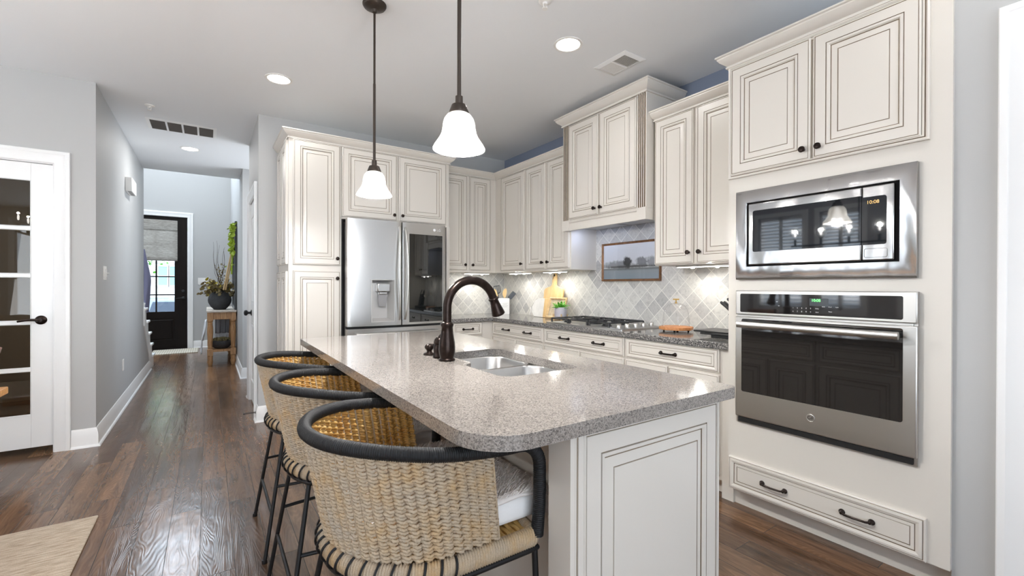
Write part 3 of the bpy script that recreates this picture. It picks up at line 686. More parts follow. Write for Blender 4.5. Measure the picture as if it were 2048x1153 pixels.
# ================================================================== ISLAND
p = thing('island_cabinet', 'cream kitchen island base with framed end panel under the grey granite top', 'kitchen island', (1.07, 1.9, 0))
b = B(); b.box(.84, 1.395, .856, 2.98, .0, .66); b.box(.84, .86, .856, 2.98, .66, .878); b.box(1.262, 1.395, .856, 2.98, .66, .878); b.box(.86, 1.262, .856, 1.335, .66, .878); b.box(.86, 1.262, 1.99, 2.98, .66, .878)
obj('body', b, 'cab', p, smooth=False)
b = B(); b.panel((.790, .856, .115), X, Z, -Y, .595, .75, .066, .02); obj('end_panel', b, PG, p, ang=20)
b = B()
for x in (.742,): 
    b.box(x, .757, .834, .92, 0, .878); b.box(.757, .769, .838, .92, 0, .878); b.box(.7585, .7605, .8375, .86, 0, .878, 1); b.box(.769, .786, .834, .92, 0, .878); b.box(.7665, .7685, .8375, .86, 0, .878, 1); b.box(.757, .84, .86, .92, 0, .878)
obj('corner_post', b, PG, p, smooth=False)
b = B(); b.box(1.388, 1.398, .838, .858, .1, .878); obj('edge_stile', b, PG, p, smooth=False)
for k in range(2):                                    # sink doors on the cooktop side
    front('door', p, (1.395, 1.36+k*.31, .13), Y, X, .30, .58); 
front('drawer', p, (1.395, 1.36, .73), Y, X, .61, .14, .034, 'drawer')
front('dishwasher_panel', p, (1.395, 2.0, .13), Y, X, .60, .74)
front('door', p, (1.395, .90, .13), Y, X, .44, .58); front('drawer', p, (1.395, .90, .73), Y, X, .44, .14, .034, 'drawer')
out = rrect(.466, 1.440, .797, 3.03, [.135, .03, .03, .03], 10)
hole = arc(.930, 1.39, .055, 180, 270, 8)+arc(1.195, 1.39, .055, 270, 360, 8)+arc(1.195, 1.935, .055, 0, 90, 8)+arc(.975, 1.935, .045, 90, 180, 8)+[(.93, 1.70), (.925, 1.675), (.905, 1.66), (.885, 1.645), (.875, 1.62)]
o = slab('island_countertop', out, .878, .914, 'granite', hole)
tag(o, 'light grey polished granite island top with rounded front corner and sink cutout', 'countertop')
# undermount sink, two bowls
p = thing('kitchen_sink', 'double-bowl stainless sink set under the island granite', 'sink', (1.056, 1.66, .66))
def bowl(x0, x1, y0, y1, dep):
    b = B(); rings = []
    for ins, z, rd in ((-.012, .878, .075), (.0, .878, .07), (.004, .872, .07), (.012, .878-dep+.03, .07), (.02, .878-dep+.01, .065), (.045, .878-dep, .05), (.14, .878-dep-.004, .01)):
        rings.append([(x, y, z) for x, y in rrect(x0+ins, x1-ins, y0+ins, y1-ins, max(rd-max(ins, 0)*.3, .004), 6)])
    n = len(rings[0])
    v = [q for r in rings for q in r]; f = [(j*n+i, j*n+(i+1) % n, (j+1)*n+(i+1) % n, (j+1)*n+i) for j in range(len(rings)-1) for i in range(n)]
    f.append(tuple(range((len(rings)-1)*n, len(rings)*n))); b.add(v, f)
    cx, cy, z = (x0+x1)/2, (y0+y1)/2, .878-dep-.003
    b.lathe((cx, cy, z), [(.045, .0), (.043, .003), (.035, .003), (.03, -.004), (.004, -.006)], 24); return b
obj('far_bowl', bowl(.938, 1.244, 1.672, 1.978, .19), 'sinksteel', p, ang=50); obj('near_bowl', bowl(.884, 1.244, 1.347, 1.655, .19), 'sinksteel', p, ang=50)
b = B(); b.box(.88, 1.24, 1.652, 1.676, .84, .8765); obj('divider', b, 'sinksteel', p, bev=.006)
# faucet set
FX, FY = .865, 1.782
p = thing('kitchen_faucet', 'tall arched oil-rubbed bronze faucet beside the island sink', 'faucet', (FX, FY, .914))
b = B(); b.lathe((FX, FY, .914), [(.034, 0), (.036, .003), (.036, .008), (.030, .012), (.034, .03), (.036, .05), (.034, .08), (.027, .12), (.0245, .145), (.0265, .15), (.029, .156), (.029, .162), (.024, .166), (.021, .17)], 32); obj('base', b, 'bronze', p, ang=60)
path = [(FX, FY, 1.075), (FX, FY, 1.11)]+[(FX+.122-.122*math.cos(a), FY, 1.145+.122*math.sin(a)) for a in np.linspace(0, PI*.90, 26)]
b = B(); b.tube(path, .0195, 18); obj('spout', b, 'bronze', p, ang=60)
e0 = Vector(path[-1]); dr = (Vector(path[-1])-Vector(path[-2])).normalized()
b = B(); b.lathe(e0-dr*.004, [(.021, 0), (.0245, .003), (.0245, .008), (.021, .012), (.022, .03), (.027, .055), (.0315, .078), (.0315, .084), (.026, .088), (.02, .088)], 28, axis=dr); obj('spray_head', b, 'bronze', p, ang=60)
LX, LY = .870, 1.872
p = thing('faucet_lever', 'bronze single-lever control beside the arched faucet', 'faucet handle', (LX, LY, .914))
b = B(); b.lathe((LX, LY, .914), [(.027, 0), (.029, .003), (.029, .008), (.025, .012), (.027, .03), (.026, .05), (.022, .062), (.026, .066), (.026, .072), (.022, .085), (.012, .096), (.004, .1)], 28); obj('base', b, 'bronze', p, ang=60)
b = B(); b.tube([(LX, LY, 1.0), (LX+.012, LY-.006, 1.02), (LX+.029, LY-.013, 1.032), (LX+.049, LY-.021, 1.052)], [.011, .009, .008, .010], 12); obj('lever', b, 'bronze', p, ang=60)
p = thing('soap_dispenser', 'small round bronze soap pump left of the faucet lever', 'soap dispenser', (.868, 1.978, .914))
b = B(); b.lathe((.868, 1.978, .914), [(.027, 0), (.029, .003), (.027, .008), (.014, .012), (.012, .02), (.019, .028), (.023, .036), (.020, .046), (.010, .052)], 24); obj('pump', b, 'bronze', p, ang=60)
b = B(); b.tube([(.868, 1.978, .955), (.898, 1.973, .962), (.916, 1.970, .955)], [.008, .006, .005], 10); obj('nozzle', b, 'bronze', p)

# ================================================================== APPLIANCES
# refrigerator
p = thing('refrigerator', 'stainless french-door refrigerator with water dispenser and dark glass panel', 'refrigerator', (1.418, 4.28, 0))
b = B(); b.box(.972, 1.864, 3.965, 4.64, .02, 1.79); b.box(1.0, 1.84, 3.95, 4.6, 0, .03); obj('body', b, 'black', p, smooth=False)
b = B(); b.box(.956, .97, 4.06, 4.6, .02, 1.822); b.box(1.866, 1.949, 4.07, 4.6, .02, 1.822); b.box(.956, 1.949, 4.5, 4.62, 1.79, 1.822); tag(obj('fridge_gap_shade', b, 'blackgap', smooth=False), 'black strips painted in for the shadowed gap around the refrigerator', 'lining')  # black boxes put the gap's shade into colour
def bow(x): t = (x-1.418)/.455; return 3.872+.022*t*t
def curved(b, x0, x1, z0, z1, yb, m=0, n=14, d=0, eL=.006, eR=.006):
    xs = [x0+(x1-x0)*i/n for i in range(n+1)]
    pts = [(x0, bow(x0)+eL+d), (x0+max(eL, .001)*.3, bow(x0)+eL*.3+d)]+[(x, bow(x)+d) for x in xs[1:-1]]+[(x1-max(eR, .001)*.3, bow(x1)+eR*.3+d), (x1, bow(x1)+eR+d)]
    b.prism([(x, y, z0) for x, y in pts]+[(x1, yb, z0), (x0, yb, z0)], (0, 0, z1-z0), m)
# left door is built round the dispenser recess
DX0, DX1, DZ0, DZ1 = 1.160, 1.368, .925, 1.298
b = B(); curved(b, .966, DX0, DZ0, DZ1, 3.96, eR=0); curved(b, DX1, 1.430, DZ0, DZ1, 3.96, n=4, eL=0); curved(b, .966, 1.430, .893, DZ0, 3.96, n=20); curved(b, .966, 1.430, DZ1, 1.815, 3.96, n=20)
dl = obj('left_door', b, 'steelfridge', p, ang=12)
b = B(); y0, y1 = 3.872, 3.945
b.add([(DX0, y0, DZ0), (DX1, y0, DZ0), (DX1, y0, DZ1), (DX0, y0, DZ1), (DX0+.008, y1, DZ0+.03), (DX1-.045, y1, DZ0+.03), (DX1-.045, y1, DZ1-.03), (DX0+.008, y1, DZ1-.03)], [(0, 1, 5, 4), (1, 2, 6, 5), (2, 3, 7, 6), (3, 0, 4, 7), (4, 5, 6, 7)], [0, 0, 0, 0, 0])
b.sweep([(DX0, DZ0), (DX1, DZ0), (DX1, DZ1), (DX0, DZ1)], [(0, .004), (0, -.004), (.007, -.004), (.007, .004)], lambda u, v, h: (u, 3.872+h, v), closed=True, side=-1)
dp = obj('dispenser', b, mat('silver_dispenser_plastic', lin(186, 184, 182), .35, .4), dl, ang=20)
b = B(); b.box(1.215, 1.325, 3.868, 3.94, 1.19, 1.262); b.box(1.235, 1.305, 3.88, 3.94, 1.165, 1.19); obj('dispenser_spout', b, 'steelfridge', dl, bev=.006)
b = B(); b.prism([(1.235, 3.905, 1.06), (1.30, 3.905, 1.06), (1.312, 3.895, 1.165), (1.228, 3.895, 1.165)], (0, .006, 0)); obj('dispenser_paddle', b, mat('clear_smoked_paddle', lin(170, 170, 172), .12, .6), dl, bev=.002)
# right door with glass panel
b = B(); GX0, GX1, GZ0, GZ1 = 1.503, 1.838, .913, 1.715
curved(b, 1.437, GX0, GZ0, GZ1, 3.96, n=5, eR=0); curved(b, GX1, 1.871, GZ0, GZ1, 3.96, n=3, eL=0); curved(b, 1.437, 1.871, .893, GZ0, 3.96, n=18); curved(b, 1.437, 1.871, GZ1, 1.815, 3.96, n=18)
dr_ = obj('right_door', b, 'steelfridge', p, ang=12)
b = B(); curved(b, GX0, GX1, GZ0, GZ1, 3.95, n=10, d=.0015, eL=0, eR=0); obj('glass_panel', b, 'fridgeglass', dr_, ang=12)
text('logo', 'LG', .032, (1.797, bow(1.78)-.0012, 1.765), X, Z, 'white', dr_, .0003)
b = B(); b.lathe((1.752, bow(1.752)+.001, 1.765), [(.013, 0), (.013, .0022), (.0105, .0024)], 24, axis=(0, -1, 0)); obj('logo_disc', b, 'white', dr_)
# freezer drawer
b = B(); curved(b, .966, 1.871, .44, .872, 3.96); fd = obj('freezer_drawer', b, 'steelfridge', p, ang=12)
b = B(); curved(b, .966, 1.871, .06, .43, 3.96); obj('freezer_drawer', b, 'steelfridge', p, ang=12)
b = B(); pts = [(1.03+.78*t, bow(1.03+.78*t)-.045+.008*(2*t-1)**2, .825) for t in np.linspace(0, 1, 16)]; b.tube(pts, .013, 12); b.box(1.04, 1.06, 3.84, 3.89, .815, .835); b.box(1.78, 1.80, 3.84, 3.89, .815, .835); obj('handle', b, 'steel', fd)
for x, sg in ((1.409, -1), (1.458, 1)):
    b = B(); k = [(x+sg*.014*math.sin(PI*t), 3.868-.042*math.sin(PI*t)**.5 if 0 < t < 1 else 3.868, .945+.82*t) for t in np.linspace(0, 1, 26)]
    b.tube(k, .0165, 14, ell=(.62, 1.0)); obj('handle', b, 'steel', dl if sg < 0 else dr_, ang=60)

# GE style round badge, built flat on the given point
def badge(parent, c, r):
    c = Vector(c); b = B(); b.lathe(c, [(r, 0), (r, .0012), (r*.9, .0022), (r*.86, .0016), (r*.8, .0016)], 32, axis=(-1, 0, 0)); o = obj('badge', b, 'steel', parent, ang=60)
    text('badge_lettering', 'GE', r*1.15, c+Vector((-.0019, 0, 0)), -Y, Z, 'black', parent, .0003)
# microwave with trim kit: outer trim, recess, door
p = thing('microwave', 'built-in stainless microwave with trim frame above the wall oven', 'microwave', (2.6, .97, 1.281))
TF = lambda u, v, h: (2.44-h, u, v)
mf = [(.590, 1.281), (1.356, 1.281), (1.356, 1.762), (.590, 1.762)]
iy0, iy1, iz0, iz1 = .650, 1.297, 1.353, 1.693
b = B(); b.sweep([(iy0, iz0), (iy1, iz0), (iy1, iz1), (iy0, iz1)], [(0, 0), (0, .020), (.003, .024), (.058, .026), (.062, .022), (.062, 0)], TF, closed=True, side=1)
b.v = [(x, (.590 if abs(y-(iy0-.062)) < 1e-4 else 1.356 if abs(y-(iy1+.062)) < 1e-4 else y), (1.281 if abs(z-(iz0-.062)) < 1e-4 else 1.762 if abs(z-(iz1+.062)) < 1e-4 else z)) for x, y, z in b.v]
obj('trim_frame', b, 'steelmirror', p, ang=30)
b = B(); b.box(2.436, 2.9, iy0, iy1, iz0, iz1); obj('body', b, 'blackgap', p, smooth=False)
b = B(); dy0, dy1, dz0, dz1 = iy0+.014, iy1-.010, iz0+.006, iz1-.006; sp_ = .779
b.box(2.413, 2.437, sp_+.0008, dy1, dz0, dz1); md_ = obj('door', b, 'steelmirror', p, bev=.005)
b = B(); b.box(2.413, 2.437, dy0, sp_-.0008, dz0, dz1); mp_ = obj('control_panel', b, 'steelmirror', p, bev=.005)
def rplate(y0, y1, z0, z1, xf, th, rad):
    b = B(); b.prism([(xf, y, z) for y, z in rrect(y0, y1, z0, z1, rad, 6)], (th, 0, 0)); return b
obj('window', rplate(sp_+.0012, 1.262, 1.428, 1.648, 2.4118, .003, [.001, .010, .010, .001]), 'mwglass', md_, smooth=False)
obj('control_glass', rplate(.690, sp_-.0012, 1.428, 1.640, 2.4118, .003, [.010, .001, .001, .010]), 'mwglass', mp_, smooth=False)
b = B(); b.sweep(rrect(.688, .768, 1.373, 1.410, .006, 4), [(0, 0), (0, .001), (.0016, .001), (.0016, 0)], lambda u, v, h: (2.413-h, u, v), closed=True, side=1); obj('open_button', b, 'black', mp_)
badge(md_, (2.4125, .978, 1.389), .0165)
text('clock_digits', '10:08', .021, (2.4112, .738, 1.615), -Y, Z, 'amber', mp_)

# wall oven
p = thing('built_in_oven', 'stainless built-in wall oven with dark window below the microwave', 'oven', (2.6, .97, .5))
b = B(); b.box(2.425, 2.95, .602, 1.348, .503, 1.218); b.box(2.430, 2.44, .588, 1.354, .496, 1.222); obj('body', b, 'steel', p, smooth=False)
b = B(); b.box(2.41, 2.437, .586, 1.353, 1.090, 1.222); cp = obj('control_panel', b, 'steel', p, bev=.005)
obj('control_glass', rplate(.632, 1.326, 1.104, 1.204, 2.4088, .003, .008), 'ovenglass', cp, smooth=False)
b = B(); b.box(2.41, 2.437, .586, 1.353, .532, 1.080); od = obj('door', b, 'steel', p, bev=.005)
obj('window', rplate(.632, 1.318, .672, 1.068, 2.4085, .003, .010), 'ovenglass', od, smooth=False)
b = B(); b.tube([(2.352, y, 1.040) for y in np.linspace(.632, 1.312, 12)], .0175, 18, ell=(.95, .7)); b.box(2.355, 2.412, .645, .672, 1.03, 1.05); b.box(2.355, 2.412, 1.272, 1.30, 1.03, 1.05); obj('handle', b, 'steel', od, ang=50)
b = B(); b.box(2.418, 2.44, .60, 1.34, .503, .528); obj('vent_slot', b, 'blackgap', p, smooth=False)
badge(od, (2.4098, .978, .607), .0185)
b = B(); b.prism([(2.4084, y, z) for y, z in rrect(.905, .985, 1.150, 1.186, .002, 2)], (.001, 0, 0)); obj('display', b, mat('grey_display', lin(52, 58, 62), .2), cp, smooth=False)
text('clock_digits', '10:08', .018, (2.4078, .957, 1.176), -Y, Z, 'green', cp)
for i, row in enumerate(('12345', '67890')):
    for j, ch in enumerate(row): text('keypad_digit', ch, .009, (2.4082, 1.058-.0195*j, 1.137-.017*i), -Y, Z, 'print', cp)
for (y, z, w) in ((.952, 1.137, 'Delay'), (.952, 1.120, 'Start'), (.925, 1.147, 'Bake'), (.898, 1.147, 'Broil'), (.870, 1.147, 'Light'), (1.135, 1.165, 'Off'), (1.125, 1.145, 'Set'), (.897, 1.125, 'Timer')): text('key_label', w, .0065, (2.4082, y, z), -Y, Z, 'print', cp)

# gas cooktop
p = thing('gas_cooktop', 'stainless gas cooktop with black cast-iron grates under the hood', 'cooktop', (2.75, 2.715, .914))
b = B(); b.prism([(x, y, .913) for x, y in rrect(2.515, 2.985, 2.272, 3.160, .012, 4)], (0, 0, .010)); b.sweep(rrect(2.535, 2.965, 2.30, 3.13, .01, 4), [(0, .923), (.006, .926), (.012, .923)], XY, closed=True, side=1); obj('tray', b, 'steel', p, ang=30)
for k in range(3):
    ya = 2.425+.238*k; yb = ya+.226; b = B(); zt = .958; r = .0062
    b.tube([(x, y, zt) for x, y in rrect(2.545, 2.955, ya, yb, .02, 4)], r, 8, closed=True)
    for t in (.25, .5, .75): b.tube([(2.545+.41*t, ya, zt), (2.545+.41*t, ya+.07, zt+.003)], r, 8); b.tube([(2.545+.41*t, yb, zt), (2.545+.41*t, yb-.07, zt+.003)], r, 8)
    for y in ((ya+yb)/2,): b.tube([(2.545, y, zt), (2.64, y, zt+.003)], r, 8); b.tube([(2.955, y, zt), (2.86, y, zt+.003)], r, 8); b.tube([(2.70, y, zt), (2.80, y, zt)], r, 8)
    for x in (2.55, 2.95):
        for y in (ya+.006, yb-.006): b.tube([(x, y, zt), (x, y, .923)], [.007, .009], 8)
    obj('grate', b, 'iron', p, ang=50)
for x, y, r in ((2.64, 2.54, .034), (2.86, 2.54, .028), (2.75, 2.776, .048), (2.64, 3.01, .028), (2.86, 3.01, .036)):
    b = B(); b.lathe((x, y, .922), [(r*1.25, 0), (r*1.2, .006), (r, .008), (r, .014), (r*.95, .02), (r*.3, .022)], 24); obj('burner', b, 'iron', p, ang=40)
for i in range(5):
    b = B(); c = (2.565+.094*i, 2.345, .923); b.lathe(c, [(.022, 0), (.022, .004), (.0195, .006), (.0185, .026), (.016, .029), (.004, .030)], 24); b.box(c[0]-.0035, c[0]+.0035, c[1]-.018, c[1]+.018, .948, .958); obj('knob', b, 'steel', p, ang=40)

# ================================================================== LAMPS
def pendant(label, x, y):
    p = thing('pendant_lamp', label, 'pendant lamp', (x, y, CEIL), 'pendant lamps over the island')
    b = B(); b.lathe((x, y, CEIL), [(.064, 0), (.064, -.006), (.058, -.016), (.035, -.024), (.016, -.030), (.012, -.045)], 32); obj('canopy', b, 'darkmetal', p, ang=50)
    b = B(); b.tube([(x, y, CEIL-.03), (x, y, 2.36)], .0062, 12); b.tube([(x, y, 2.36), (x, y, 1.93)], .0075, 12); obj('rod', b, 'darkmetal', p)
    b = B(); b.lathe((x, y, 1.868), [(.034, 0), (.037, .004), (.037, .010), (.030, .028), (.027, .036), (.014, .040), (.0135, .068), (.008, .070)], 28); obj('cap', b, 'darkmetal', p, ang=40)
    b = B(); pr = [(.033, 1.874), (.044, 1.866), (.0535, 1.852), (.058, 1.836), (.060, 1.818), (.063, 1.800), (.070, 1.784), (.080, 1.769), (.089, 1.756), (.0945, 1.745), (.0945, 1.741)]
    b.lathe((x, y, 0), pr+[(r-.004, z) for r, z in pr[::-1]], 40, cap=False); obj('shade', b, 'shade', p, ang=60)
    b = B(); b.lathe((x, y, 1.765), [(.004, 0), (.022, .008), (.030, .026), (.026, .046), (.014, .07), (.012, .1)], 20); obj('bulb', b, 'bulb', p)
    l = bpy.data.lights.new('pendant_light', 'POINT'); l.energy = 42; l.color = (1, .99, .98); l.shadow_soft_size = .03
    o = bpy.data.objects.new('pendant_light', l); C.objects.link(o); o.parent = p; o.location = (0, 0, 1.752-CEIL)
pendant('bronze pendant lamp with bell glass shade nearer the refrigerator, its ceiling canopy showing', .76, 2.485)
pendant('bronze pendant lamp with bell glass shade above the near end of the island, looking larger', .76, 1.47)

def can(label, x, y, e=5.5, CEIL=CEIL, col=(1, .99, .975)):
    p = thing('recessed_light', label, 'ceiling light', (x, y, CEIL))
    b = B(); b.lathe((x, y, CEIL), [(.078, -.0005), (.094, -.0005), (.093, -.004), (.080, -.006), (.074, -.003), (.072, .0)], 40, cap=False); obj('trim_ring', b, 'whiteplastic', p, ang=50)
    b = B(); b.lathe((x, y, CEIL), [(.076, -.0008), (.076, -.0025), (.03, -.0035), (.002, -.0035)], 40); obj('lens', b, 'lens', p)
    area('recessed_lamp', (x, y, CEIL-.008), (0, 0, -1), .14, .14, e, col, 'DISK', p)
can('lit recessed ceiling light left of the pendant lamps, beyond the island', .437, 3.785, 2.6)
can('lit recessed ceiling light beside the small supply vent', 1.915, 2.189, 3.2)
can('lit recessed ceiling light over the hall beyond the return vent', -.175, 6.29, 7)
for x, y in ((.43, .2), (1.9, .3), (-2.4, 2.6), (-2.4, .2), (.4, -2.0), (-2.4, -2.2)):  # more cans out of view, added to light the room
    can({(.43, .2): 'added unseen ceiling light above the viewpoint, between dining table and island', (1.9, .3): 'added unseen ceiling light in front of the oven tower', (-2.4, 2.6): 'added unseen ceiling light beside the chandelier toward the glazed door', (-2.4, .2): 'added unseen ceiling light over the near end of the dining side', (.4, -2.0): 'added unseen ceiling light near the rear wall, kitchen side', (-2.4, -2.2): 'added unseen ceiling light near the rear wall, dining side'}[(x, y)], x, y, 2.5)
can('added unseen recessed light high in the foyer ceiling', -.9, 9.0, 85, 5.3, (.84, .92, 1))  # out-of-view lamp added to brighten the foyer
# under-cabinet lights
def ucl(label, x0, x1, y0, y1, z=1.395):
    p = thing('under_cabinet_light', label, 'cabinet light', ((x0+x1)/2, (y0+y1)/2, z))
    b = B(); b.box(x0, x1, y0, y1, z-.014, z); obj('housing', b, 'whiteplastic', p, bev=.004)
    b = B(); b.box(x0+.008, x1-.008, y0+.008, y1-.008, z-.017, z-.0135); obj('lens', b, 'led', p, bev=.001)
    L = max(x1-x0, y1-y0)
    for t in (.28, .72):
        c = (x0+(x1-x0)*t, (y0+y1)/2, z-.018) if x1-x0 > y1-y0 else ((x0+x1)/2, y0+(y1-y0)*t, z-.018)
        b = B(); b.lathe(c, [(.012, .002), (.012, -.004), (.004, -.007)], 14); obj('lamp', b, 'ledbulb', p)
    area('under_cabinet_lamp', ((x0+x1)/2, (y0+y1)/2, z-.028), (-.15, -.15, -1), max(x1-x0-.02, .03), max(y1-y0-.02, .03), 1.1, (1, .96, .88), 'RECTANGLE', p)
ucl('lit under-cabinet light strip between refrigerator and corner', 2.39, 2.70, 4.44, 4.51)
ucl('lit under-cabinet light strip in the corner above the utensil crock', 2.81, 2.88, 3.86, 4.22)
ucl('lit under-cabinet light strip above the cutting board handle', 2.81, 2.88, 3.28, 3.60)
ucl('lit under-cabinet light strip above the glass cake dome, beside the oven tower', 2.80, 2.87, 1.60, 2.02)

# ceiling vents, sprinklers
p = thing('return_vent', 'long white return air vent in the hall ceiling with four dark grilles', 'vent', (-.21, 5.5, CEIL))
b = B(); x0, x1, y0, y1 = -.49, .068, 5.325, 5.68; b.sweep([(x0+.03, y0+.03), (x1-.03, y0+.03), (x1-.03, y1-.03), (x0+.03, y1-.03)], [(0, -.001), (0, -.010), (.030, -.003), (.030, -.001)], lambda u, v, h: (u, v, CEIL+h), closed=True, side=1)
for k in (1, 2, 3): xx = x0+.03+(x1-x0-.06)*k/4; b.box(xx-.008, xx+.008, y0+.03, y1-.03, CEIL-.010, CEIL-.001)
obj('frame', b, 'trim', p, smooth=False)
b = B(); b.box(x0+.03, x1-.03, y0+.03, y1-.03, CEIL-.0015, CEIL-.0005); obj('dark_backing', b, 'blackgap', p, smooth=False)
b = B()
for k in range(34): yy = y0+.035+(y1-y0-.07)*k/33; b.prism([(x0+.03, yy, CEIL-.002), (x0+.03, yy+.0012, CEIL-.002), (x0+.03, yy+.006, CEIL-.009), (x0+.03, yy+.0048, CEIL-.009)], (x1-x0-.06, 0, 0))
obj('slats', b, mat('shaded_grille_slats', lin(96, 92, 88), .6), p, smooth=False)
p = thing('supply_vent', 'small white ceiling supply vent near the hood cabinet', 'vent', (2.37, 2.17, CEIL))
b = B(); x0, x1, y0, y1 = 2.268, 2.478, 2.028, 2.318; b.sweep([(x0+.03, y0+.03), (x1-.03, y0+.03), (x1-.03, y1-.03), (x0+.03, y1-.03)], [(0, -.001), (0, -.012), (.030, -.004), (.030, -.001)], lambda u, v, h: (u, v, CEIL+h), closed=True, side=1); b.box(x0+.03, x1-.03, 2.168, 2.178, CEIL-.012, CEIL-.001); obj('frame', b, 'trim', p, smooth=False)
b = B(); b.box(x0+.03, x1-.03, y0+.03, y1-.03, CEIL-.0015, CEIL-.0005); obj('dark_backing', b, 'blackgap', p, smooth=False)
b = B()
for k in range(13):
    yy = 2.185+.105*k/12; b.prism([(x0+.03, yy-.006, CEIL-.002), (x0+.03, yy-.003, CEIL-.002), (x0+.03, yy+.004, CEIL-.011), (x0+.03, yy+.001, CEIL-.011)], (x1-x0-.06, 0, 0))
    yy = 2.062+.098*k/12; b.prism([(x0+.03, yy+.004, CEIL-.002), (x0+.03, yy+.007, CEIL-.002), (x0+.03, yy-.002, CEIL-.011), (x0+.03, yy-.005, CEIL-.011)], (x1-x0-.06, 0, 0))
obj('slats', b, 'whiteplastic', p, smooth=False)
for lab, x, y in (('small white fire sprinkler in the hall ceiling above the return vent', -.424, 4.976), ('small white fire sprinkler in the kitchen ceiling at the top of the picture', 1.52, 1.928)):
    p = thing('fire_sprinkler', lab, 'sprinkler', (x, y, CEIL))
    b = B(); b.lathe((x, y, CEIL), [(.036, 0), (.036, -.004), (.028, -.009), (.014, -.010), (.012, -.02)], 28); obj('escutcheon', b, 'whiteplastic', p, ang=40)
    b = B(); b.tube([(x-.012, y, CEIL-.012), (x-.010, y, CEIL-.035), (x, y, CEIL-.042)], .0025, 8); b.tube([(x+.012, y, CEIL-.012), (x+.010, y, CEIL-.035), (x, y, CEIL-.042)], .0025, 8); b.lathe((x, y, CEIL-.044), [(.016, 0), (.016, .002), (.004, .004)], 16); obj('head', b, 'whiteplastic', p)

